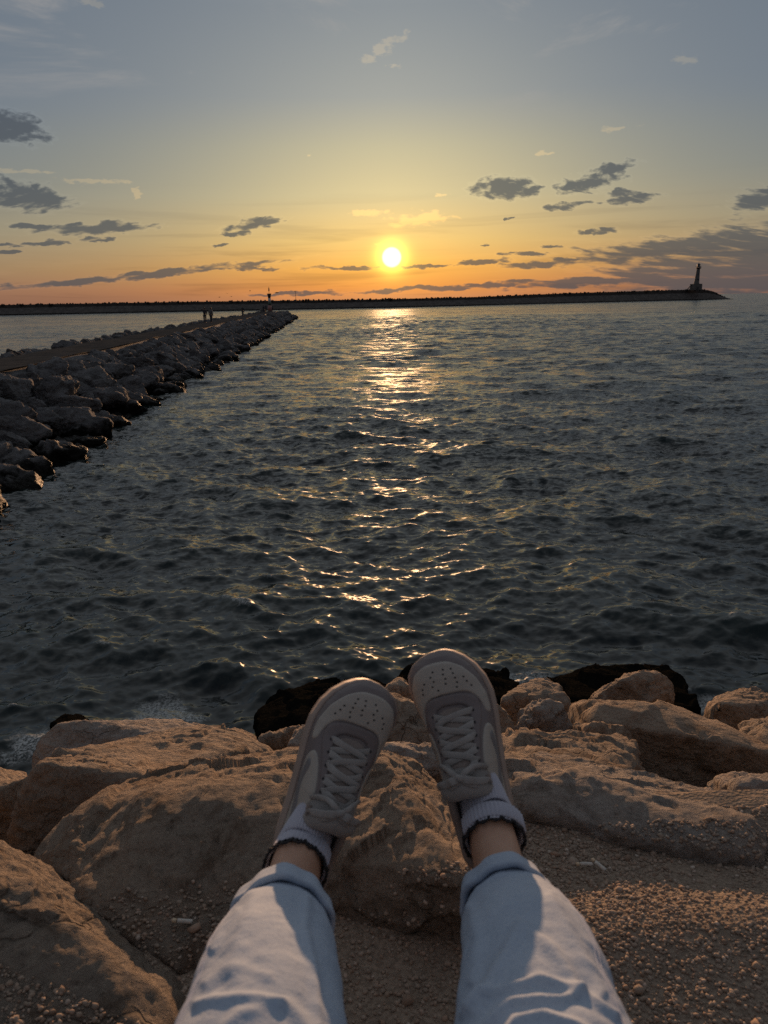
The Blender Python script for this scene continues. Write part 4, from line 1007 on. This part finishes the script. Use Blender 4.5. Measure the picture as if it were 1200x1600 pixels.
for s_ in 'lr':
    g = LEG[s_]; jc, jr = g['jc'], g['jr']
    ext = jc[0]+(jc[0]-jc[1])*.02
    C = [ext, *jc, jc[3]*.5+g['knee']*.5+np.array([0, 0, .012]), g['knee'], g['knee']*.5+g['hip']*.5, g['hip'], g['hip']+np.array([0, -.1, .03])]
    rad = [jr[0]-.004, jr[0]-.003, jr[1], jr[2], jr[3], .073, .076, .085, .098, .08]
    G, t, th, c, X_, Y_, T_ = loft(C, [(a, a*.96) for a in rad], 240, 460)
    px, py = PX(G); nrm = gnorm(G)
    d = np.zeros(px.shape); vis_ = (nrm@_u > -.35) & (t[:, None] < 5.2)
    for poly, amp, wd in RIDGE[s_]:
        q = segdist(px, py, poly); d += amp*(np.exp(-(q/wd)**2)-.45*np.exp(-(q/(wd*2.6))**2))*vis_
    Q = G.reshape(-1, 3)
    tt = np.repeat(t, G.shape[1]); aa_ = np.tile(th, G.shape[0])
    gen = .0022*fbm(Q*np.array([9, 9, 9]), 2, 50+ord(s_))+.002*fbm(Q*34, 3, 52)
    low = np.clip(-(nrm@np.array([0, 0, 1.0])), 0, 1)
    G = G+nrm*(d+gen.reshape(px.shape))[..., None]
    G = G-np.array([0, 0, 1])*(.012*low*sstep(.5, 2, t)[:, None])[..., None]      # cloth hangs below the shin
    jadd(G)
    # seams: raised double-stitched line on the inner side
    ang = int(240*(.135 if s_ == 'l' else .865)) if True else 0
    seams.append((G, ang, t))
    # rolled cuff
    ax = jc[0]-jc[1]; ax /= np.linalg.norm(ax)
    h0, h1 = jc[0]+ax*.004, jc[0]-ax*.030; R0 = jr[0]
    prof = []
    for u_, rr_ in ((-.002, -.009), (.012, -.011), (.0, -.0085), (-.0, -.004), (.001, .001), (.004, .004), (.010, .0055), (.020, .0060), (.030, .0068), (.036, .0075), (.0395, .006), (.040, .003), (.036, .000), (.030, -.003)):
        prof.append((u_, rr_))
    th = np.linspace(0, 2*np.pi, 200, endpoint=False); Xc = np.cross(ax, [0, 0, 1]); Xc /= np.linalg.norm(Xc); Yc = np.cross(Xc, ax)
    Gc = np.zeros((len(prof)*3-2, 200, 3)); pi_ = cubic(np.array(prof), np.linspace(0, len(prof)-1, len(prof)*3-2))
    for k, (u_, rr_) in enumerate(pi_):
        wob = .0035*np.sin(th*2+(.8 if s_ == 'l' else 2.2))+.002*np.sin(th*5+1)+.0012*np.sin(th*11)
        flare = .004*np.maximum(0, np.sin(th*(1 if s_ == 'l' else -1)+.6))*(u_/.04)
        tilt = .006*np.cos(th-(.9 if s_ == 'l' else -.6))
        rr2 = R0+rr_*1.2+wob*.8+flare
        Gc[k] = h0-ax*(u_+tilt[:, None]+.0015*np.sin(th*7)[:, None])+Xc*(rr2*np.sin(th))[:, None]+Yc*(rr2*np.cos(th)*.97)[:, None]
    n_ = gnorm(Gc); Gc = Gc+n_*(.0012*fbm(Gc.reshape(-1, 3)*50, 3, 71).reshape(Gc.shape[:2]))[..., None]
    g['cuff'] = Gc
# seat of the jeans
G, *_ = loft([np.array([0, -.24, CAMZ-.52]), np.array([0, -.2, CAMZ-.56]), np.array([0, -.1, CAMZ-.60]), np.array([0, .02, CAMZ-.63]), np.array([0, .07, CAMZ-.64])],
             [(.14, .09), (.165, .115), (.175, .115), (.16, .10), (.05, .05)], 96, 40)
jadd(G)
jeans = pobj('jeans', np.vstack(JV), np.vstack(JF), M['denim'])
for s_ in 'lr':
    pobj('cuff', LEG[s_]['cuff'], grid_faces(200, LEG[s_]['cuff'].shape[0], True), M['denim'], jeans)
for G, k0, t in seams:
    nrm = gnorm(G); V = []; F = []; rows = np.where((t > 1.05) & (t < 7))[0]
    for k_, off_ in ((k0, .0), (k0+3, .0)):
        b0 = len(V)
        for i_ in rows:
            p = G[i_, k_]; q = G[i_, k_+1]; e_ = (q-p)/np.linalg.norm(q-p); n_ = nrm[i_, k_]
            V += [p-e_*.0005, p-e_*.0004+n_*.0009, p+e_*.0004+n_*.0009, p+e_*.0005]
        for i_ in range(len(rows)-1):
            for a in range(3): F.append((b0+4*i_+a, b0+4*i_+a+1, b0+4*i_+5+a, b0+4*i_+4+a))
    pobj('seam', V, F, M['thread'], jeans)

# socks: ribbed tube with a black scalloped edge
for s_ in 'lr':
    g = LEG[s_]; j = g['joint']; c0 = g['jc'][0]; top = j*.86+c0*.14
    C = [g['heel']+g['L']*.092+g['N2']*.036, j-g['N']*.014+g['L']*.004, j*.95+c0*.05, top]
    G, t, th, c, X_, Y_, T_ = loft(C, [(.026, .060), (.032, .048), (.0355, .0415), (.0368, .0388)], 336, 70, up=g['L'])
    nrm = gnorm(G); rib = .0011*np.abs(np.sin(th*24))[None]*np.ones((70, 1)); G = G+nrm*rib[..., None]
    G = G+nrm*(.0016*fbm(G.reshape(-1, 3)*26, 3, 91).reshape(G.shape[:2]))[..., None]
    inner = G[-1]-nrm[-1]*.004; G2 = np.concatenate([G, (G[-1]-nrm[-1]*.0015+T_[-1]*.001)[None], inner[None], (inner-T_[-1]*.02)[None]])
    sock = pobj('sock', G2, grid_faces(336, 73, True), M['sock'])
    rim = G[-1]; cc = c[-1]; nr_ = nrm[-1]
    nsc = 15; V = []; ths = np.linspace(0, 2*np.pi, 720, endpoint=False)
    rimi = np.stack([np.interp(ths, np.append(th, 2*np.pi), np.append(rim[:, k], rim[0, k])) for k in range(3)], 1)
    nri = (rimi-cc)/np.linalg.norm(rimi-cc, axis=1)[:, None]
    lift = .0058*np.abs(np.sin(ths*nsc/2))+.0004; tube = .00165+.0006*(np.abs(np.sin(ths*nsc/2)) < .3)
    for k, a in enumerate(np.linspace(0, 2*np.pi, 8, endpoint=False)):
        pass
    pc = rimi+T_[-1]*lift[:, None]+nri*.0002
    tg = np.roll(pc, -1, 0)-np.roll(pc, 1, 0); tg /= np.linalg.norm(tg, axis=1)[:, None]; bn_ = np.cross(tg, nri)
    GT = np.stack([pc+nri*(tube*np.cos(a))[:, None]+bn_*(tube*np.sin(a))[:, None] for a in np.linspace(0, 2*np.pi, 8, endpoint=False)], 1)
    F = [((i_+1) % 720*8+b_, (i_+1) % 720*8+(b_+1) % 8, i_*8+(b_+1) % 8, i_*8+b_) for i_ in range(720) for b_ in range(8)]
    GB = np.stack([rimi+nri*(.0012*np.cos(a))+T_[-1]*(.0012*np.sin(a)) for a in np.linspace(0, 2*np.pi, 8, endpoint=False)], 1)
    F = F+[tuple(q+5760 for q in f) for f in F]
    pobj('scalloped_edge', np.concatenate([GT.reshape(-1, 3), GB.reshape(-1, 3)]), F, M['trim'], sock)
    # small red stitches on the outer and inner sides
    V, F = [], []
    for a0 in (.27, .73):
        for q in range(2):
            k = int((a0+.012*q)*336); b0 = len(V)
            for r_i in range(40, 68):
                p = G[r_i, k % 336]; n_ = nrm[r_i, k % 336]; e_ = G[r_i, (k+1) % 336]-G[r_i, k % 336]; e_ = e_/np.linalg.norm(e_)
                w_ = .0016*math.sin((r_i-40)/28*math.pi)+.0002; V += [p-e_*w_+n_*.0004, p+n_*.0014, p+e_*w_+n_*.0004]
            for i_ in range(27):
                for a in range(2): F.append((b0+3*i_+a, b0+3*i_+a+1, b0+3*i_+4+a, b0+3*i_+3+a))
    pobj('red_stitching', V, F, M['redyarn'], sock)

# sneakers: local x to the medial side, y heel to toe, z up
YS = [0, .003, .010, .025, .06, .10, .14, .18, .205, .23, .25, .265, .275, .279, .28]
WL = [0, .013, .023, .034, .040, .041, .044, .048, .0495, .0465, .039, .028, .016, .007, 0]
WM = [0, .013, .023, .034, .039, .038, .041, .051, .0555, .0565, .052, .042, .027, .014, 0]
def wid(y, sgn): return np.where(sgn < 0, np.interp(y, YS, WL), np.interp(y, YS, WM))
def cxo(y): return .006*sstep(.16, .28, y)-.0*y
YH = [0, .01, .03, .07, .095, .12, .15, .19, .215, .24, .26, .272, .28]
HH = [.030, .058, .066, .072, .086, .097, .085, .066, .0605, .0565, .049, .041, .031]
def spring(y): return .014*sstep(.19, .29, y)
def S(s, y, off=0.0):
    s = np.asarray(s, float); y = np.asarray(y, float)
    def raw(s, y):
        sg = np.sign(s)+(s == 0); a = np.clip(np.abs(s), 0, 1); w_ = wid(y, sg)*.955; base_ = .026
        H = np.interp(y, YH, HH); ph = a*np.pi/2
        x1 = w_*np.sin(ph)**.92; z1 = base_+(H-base_)*np.cos(ph)**.72
        # round the collar, where the foot goes in
        col = np.interp(y, [0, .02, .05, .10, .13], [.072, .070, .062, .080, .088]); k = np.clip((1-a)/.5, 0, 1); kk = np.clip((.5-a)/.5, 0, 1)
        x2 = np.where(a > .5, w_*(1-.27*k**1.3), w_*.73*(a/.5)); z2 = np.where(a > .5, base_+(col-base_)*np.sin(k*np.pi/2)**.9, col-.034*sstep(.0, .45, kk)+.004*np.sin(np.clip(kk*4, 0, 1)*np.pi))
        b_ = sstep(.095, .122, y)
        return np.stack([sg*(x1*b_+x2*(1-b_))+cxo(y), y+0*s, z1*b_+z2*(1-b_)+spring(y)], -1)
    p = raw(s, y)
    e = .004; du = raw(np.clip(s+e, -1, 1), y)-raw(np.clip(s-e, -1, 1), y); y0 = np.clip(y-e/4, 0, .28); y1 = np.clip(y+e/4, 0, .28); dv = raw(s, y1)-raw(s, y0)
    n = np.cross(du, dv); ln = np.linalg.norm(n, axis=-1)[..., None]; n = np.where(ln > 1e-12, n/np.maximum(ln, 1e-12), np.array([0, 0, 1.]))
    n = n*np.where(n[..., 2:] < -.2, -1, 1)
    return p+n*np.asarray(off)[..., None]
def panel(poly, th_, du=.02, dv=.0022, edge=.0018):
    """raised leather panel cut to the (s,y) polygon, with a soft edge"""
    P = np.array(poly, float); KS = .05                   # metres per s unit
    s0, s1, y0, y1 = P[:, 0].min(), P[:, 0].max(), P[:, 1].min(), P[:, 1].max()
    ns = int((s1-s0)/du)+2; ny = int((y1-y0)/dv)+2
    ss_, yy_ = np.meshgrid(np.linspace(s0, s1, ns), np.linspace(y0, y1, ny)); hx = (s1-s0)/(ns-1)*KS; hy = (y1-y0)/(ny-1); cell = max(hx, hy)
    X = np.stack([ss_.ravel()*KS, yy_.ravel()], 1); PK = P*np.array([KS, 1])
    ins = np.zeros(len(X), bool); best = np.full(len(X), 1e9); near = np.zeros((len(X), 2))
    for a, b in zip(PK, np.roll(PK, -1, 0)):
        c1 = ((a[1] > X[:, 1]) != (b[1] > X[:, 1])); xx = a[0]+(X[:, 1]-a[1])/(b[1]-a[1]+1e-15)*(b[0]-a[0]); ins ^= c1 & (X[:, 0] < xx)
        v = b-a; t = np.clip(((X-a)@v)/(v@v+1e-18), 0, 1); q = a+t[:, None]*v; d = np.linalg.norm(X-q, axis=1); m_ = d < best; best[m_] = d[m_]; near[m_] = q[m_]
    snap = (best < cell*.62); X2 = np.where(snap[:, None], near, X); keep = ins | snap; dist = np.where(snap, 0, best)
    F = grid_faces(ns, ny); F = F[keep[F].all(1) & (ins | snap)[F].all(1) & (~snap[F]).any(1)]
    s_ = X2[:, 0]/KS; y_ = X2[:, 1]
    top = S(s_, y_, th_*sstep(-.0006, edge, dist)+.0002)
    V = top; used = np.unique(F); mp = -np.ones(len(V), int); mp[used] = np.arange(len(used)); F = mp[F]; V = V[used]
    e = {}
    for f in F:
        for k in range(4):
            a, b = f[k], f[(k+1) % 4]; key = (min(a, b), max(a, b)); e[key] = None if key in e else (a, b)
    bot = S(s_[used], y_[used], -.0012); nV = len(V); V = np.vstack([V, bot]); FF = [tuple(f) for f in F]
    for v in e.values():
        if v is not None: FF.append((v[1], v[0], v[0]+nV, v[1]+nV))
    return V, FF
def smooth_poly(P, k=6):
    P = np.array(P, float); n = len(P); out = []
    for i_ in range(n):
        a, b, c, d = P[i_-1], P[i_], P[(i_+1) % n], P[(i_+2) % n]
        for t in np.linspace(0, 1, k, endpoint=False): out.append(.5*((2*b)+(-a+c)*t+(2*a-5*b+4*c-d)*t*t+(-a+3*b-3*c+d)*t**3))
    return out
def ribbon(path, w_, th_, nor=None):
    P = np.array(path, float); t = np.linspace(0, len(P)-1, len(P)*7); c = cubic(P, t); T = np.gradient(c, axis=0); T /= np.linalg.norm(T, axis=1)[:, None]
    up = np.array([0, 0, 1.]) if nor is None else np.array(nor, float); X = np.cross(T, up); X /= np.linalg.norm(X, axis=1)[:, None]+1e-9; Y = np.cross(X, T)
    V = []; m_ = 8; tw = np.sin(np.linspace(0, 9, len(t)))*.15
    for a in np.linspace(0, 2*np.pi, m_, endpoint=False):
        ca, sa = np.sign(np.cos(a))*abs(np.cos(a))**.6, np.sin(a); V.append(c+X*(w_/2*ca*(1+tw*.5))[:, None]+Y*th_/2*sa)
    G = np.stack(V, 1); F = [tuple(f) for f in grid_faces(m_, len(t), True)]; F += [tuple(range(m_))[::-1], tuple(range((len(t)-1)*m_, len(t)*m_))]
    return G.reshape(-1, 3), F
def merge(items):
    V, F, o_ = [], [], 0
    for v, f in items: V.append(np.asarray(v)); F += [tuple(int(q)+o_ for q in ff) for ff in f]; o_ += len(v)
    return np.vstack(V), F
def disc(s, y, r_, off, n=12):
    c = S(s, y, off); e = .01; a = S(s+e, y, off)-S(s-e, y, off); b = S(s, y+e/4, off)-S(s, y-e/4, off); a /= np.linalg.norm(a); b /= np.linalg.norm(b)
    return np.array([c+a*r_*math.cos(t)+b*r_*math.sin(t) for t in np.linspace(0, 2*math.pi, n, endpoint=False)]), [tuple(range(n))]
def sneaker(side_):
    g = LEG[side_]; mx = 1 if side_ == 'l' else -1
    Yv = g['L']/np.linalg.norm(g['L']); Zv = g['N2']-Yv*(g['N2']@Yv); Zv /= np.linalg.norm(Zv); Xv = np.cross(Yv, Zv)*mx
    W = lambda V: g['heel']+np.asarray(V)[:, :1]*Xv+(np.asarray(V)[:, 1:2]+.013*np.sin(np.pi*np.clip(np.asarray(V)[:, 1:2]/.28, 0, 1)))*Yv+np.asarray(V)[:, 2:3]*Zv
    def put(name, VF, m_, parent, smooth=True):
        V, F = VF; F = [tuple(f) for f in F]
        if mx < 0: F = [f[::-1] for f in F]
        return pobj(name, W(V), F, m_, parent, smooth)
    # upper (one continuous leather body)
    ns, ny = 121, 190; sv = np.linspace(-1, 1, ns); yv = .28*(1-np.cos(np.linspace(0, np.pi, ny)))/2
    sg_, yg_ = np.meshgrid(sv, yv); V = S(sg_.ravel(), yg_.ravel()); V[:, 2] += .0008*fbm(V*30, 2, 3)
    # creases across the ball of the foot
    cr = np.exp(-((V[:, 1]-.206-.01*np.sin(V[:, 0]*40))/.0022)**2)*.0014+np.exp(-((V[:, 1]-.212)/.003)**2)*.0008; V[:, 2] -= cr
    up = put('sneaker', (V, grid_faces(ns, ny)[:, ::-1]), M['mauve'], person)
    # cup sole
    rings = []
    ta = np.linspace(0, 2*np.pi, 160, endpoint=False); yo = .14-.14*np.cos(ta); sgn = np.where(ta < np.pi, 1, -1)
    for z, k, ye in ((0.0, .93, .97), (.003, .99, .995), (.006, 1.03, 1.012), (.0125, 1.045, 1.02), (.0135, 1.03, 1.012), (.0145, 1.045, 1.02), (.024, 1.03, 1.018), (.0285, 1.02, 1.012), (.0305, .985, .995), (.0300, .93, .97), (.024, .90, .95)):
        wv = wid(yo, sgn)*k; y2 = .14+(yo-.14)*ye
        rings.append(np.stack([sgn*wv+cxo(yo), y2, z+spring(y2)*(1.0)], 1))
    Vs = np.vstack(rings); Fs = [tuple(f) for f in grid_faces(160, len(rings), True)]+[tuple(range(160))[::-1]]
    put('sole', (Vs, Fs), M['sole'], up)
    toeb = smooth_poly([(-.84, .180), (-.84, .197), (-.74, .222), (-.62, .240), (-.45, .254), (-.18, .2625), (.2, .2635), (.48, .257), (.62, .246), (.73, .226), (.83, .200), (.84, .175), (.70, .171), (.56, .190), (.36, .210), (0, .2155), (-.34, .2135), (-.54, .200), (-.68, .182)], 4)
    put('toe_box', panel(toeb, .0008), M['cream'], up)
    holes = []
    for k, (yy, n_, hw) in enumerate(((.2515, 3, .17), (.2445, 3, .20), (.2375, 5, .36), (.2305, 5, .40), (.2235, 4, .44))):
        for q in range(n_):
            s_ = -hw+2*hw*q/(n_-1)+.02*(k % 2)-.0; holes.append(disc(s_-.03, yy-.006*abs(s_), .00145, .00125))
    put('perforations', merge(holes), M['hole'], up, False)
    for sg in (-1, 1):
        pan = smooth_poly([(sg*.97, .035), (sg*.97, .10), (sg*.93, .140), (sg*.84, .158), (sg*.64, .166), (sg*.51, .152), (sg*.46, .118), (sg*.56, .09), (sg*.60, .04)], 4)
        put('side_panel', panel(pan, .0007), M['cream'], up)
        sw = smooth_poly([(sg*.68, .150), (sg*.80, .155), (sg*.93, .132), (sg*.955, .110), (sg*.90, .078), (sg*.78, .032), (sg*.70, .022), (sg*.77, .070), (sg*.82, .100), (sg*.815, .126)], 5)
        put('side_stripe', panel(sw, .0018), M['swoosh'], up)
    stay = smooth_poly([(-.40, .112), (-.42, .135), (-.47, .160), (-.54, .184), (-.50, .201), (-.30, .2115), (0, .214), (.30, .2105), (.50, .199), (.54, .182), (.47, .158), (.42, .135), (.40, .112), (.27, .110), (.27, .13), (.28, .172), (.26, .190), (.15, .197), (0, .198), (-.15, .197), (-.26, .190), (-.28, .172), (-.27, .13), (-.27, .110)], 5)
    put('eyestay', panel(stay, .0022), M['mauve'], up)
    thr = smooth_poly([(-.25, .108), (-.26, .172), (-.22, .189), (0, .195), (.22, .189), (.26, .172), (.25, .108)], 4)
    put('throat', panel(thr, .0006), M['lining'], up)
    ey = []
    for y_ in (.186, .170, .154, .139, .125):
        for sg in (-1, 1): ey.append(disc(sg*.345, y_, .0019, .0030))
    put('eyelets', merge(ey), M['hole'], up, False)
    # laces: one over the other, then the bow
    lc = []
    for k, y_ in enumerate((.186, .170, .154, .139, .125)):
        dr = 1 if k % 2 == 0 else -1; jit = .0015*math.sin(k*2.3+(0 if mx > 0 else 1.4))
        pth = [S(dr*-.34, y_, .002), S(dr*-.27, y_-.0005, .0045), S(dr*-.12, y_-.004+jit, .0068), S(dr*.14, y_-.009+jit, .0058), S(dr*.25, y_-.0125, .0045), S(dr*.32, y_-.0135, .0022)]
        lc.append(ribbon(pth, .0088, .0012))
        pth = [S(dr*.34, y_, .002), S(dr*.26, y_-.002, .0035), S(dr*.10, y_-.006, .0042), S(dr*-.16, y_-.0105, .0038), S(dr*-.32, y_-.0135, .002)]
        lc.append(ribbon(pth, .0084, .0012))
    z_ = .112
    def loop(sx, a0, ln, zt_):
        return [(0, .112, z_+.002), (sx*.010, .112+a0*.3, z_+.008), (sx*ln*.6, .112+a0, zt_), (sx*ln, .112+a0*1.5, zt_-.010), (sx*(ln-.004), .106+a0*1.3, zt_-.018), (sx*ln*.5, .106+a0*.5, z_-.001), (0, .110, z_+.001)]
    lc.append(ribbon(loop(1, -.004, .030, z_+.001), .0085, .0013)); lc.append(ribbon(loop(-1, -.006, .032, z_-.001), .0085, .0013))
    lc.append(ribbon([(0, .111, z_+.003), (.008, .120, z_+.006), (.016, .125, z_-.003), (.024, .127, z_-.016), (.029, .124, z_-.028)], .0065, .002))
    lc.append(ribbon([(0, .111, z_+.003), (-.010, .119, z_+.005), (-.018, .122, z_-.004), (-.026, .120, z_-.016), (-.031, .115, z_-.030)], .0065, .002))
    lc.append(ribbon([(-.007, .108, z_), (-.004, .112, z_+.006), (.003, .114, z_+.006), (.007, .110, z_)], .008, .003))
    put('laces', merge(lc), M['lace'], up)
    # padded tongue end
    C_ = np.array([(-.030, .0935, .080), (-.026, .0945, .091), (-.014, .0955, .100), (0, .0965, .1035), (.014, .0955, .100), (.026, .0945, .091), (.030, .0935, .080)])
    G, *_ = loft(C_, [(.003, .003), (.0062, .0095), (.0068, .0115), (.007, .012), (.0068, .0115), (.0062, .0095), (.003, .003)], 28, 60, up=(0, .8, .6))
    n_ = gnorm(G); G = G+n_*(.0008*fbm(G.reshape(-1, 3)*70, 2, 5).reshape(G.shape[:2]))[..., None]
    F = [tuple(f) for f in grid_faces(28, 60, True)]+[tuple(range(28))[::-1], tuple(range(59*28, 60*28))]
    # tongue body from under the laces up to its padded end
    q1, q2 = np.meshgrid(np.linspace(-1, 1, 30), np.linspace(0, 1, 24)); tz = .1075-.012*q2-.020*np.abs(q1)**2.2; ty = .092+.034*q2
    TB = np.stack([q1*.029, ty, tz], -1).reshape(-1, 3); TB2 = TB-np.array([0, 0, .006])
    put('tongue', merge([(G.reshape(-1, 3), F), (TB, grid_faces(30, 24)), (TB2, grid_faces(30, 24)[:, ::-1])]), M['lace'], up)
    # padded collar around the heel
    cc_ = [S(sg*.47, y_, .0) for sg, y_ in [(-1, .108), (-1, .09), (-1, .07), (-1, .05), (-1, .03), (-1, .016)]]+[np.array([0, .0075, .072])]+[S(sg*.47, y_, .0) for sg, y_ in [(1, .016), (1, .03), (1, .05), (1, .07), (1, .09), (1, .108)]]
    G, *_ = loft(np.array(cc_), [(.0052, .0058)]*len(cc_), 16, 120)
    put('collar', (G.reshape(-1, 3), [tuple(f) for f in grid_faces(16, 120, True)]+[tuple(range(16))[::-1], tuple(range(119*16, 120*16))]), M['lining'], up)
    return up
sneaker('l'); sneaker('r')
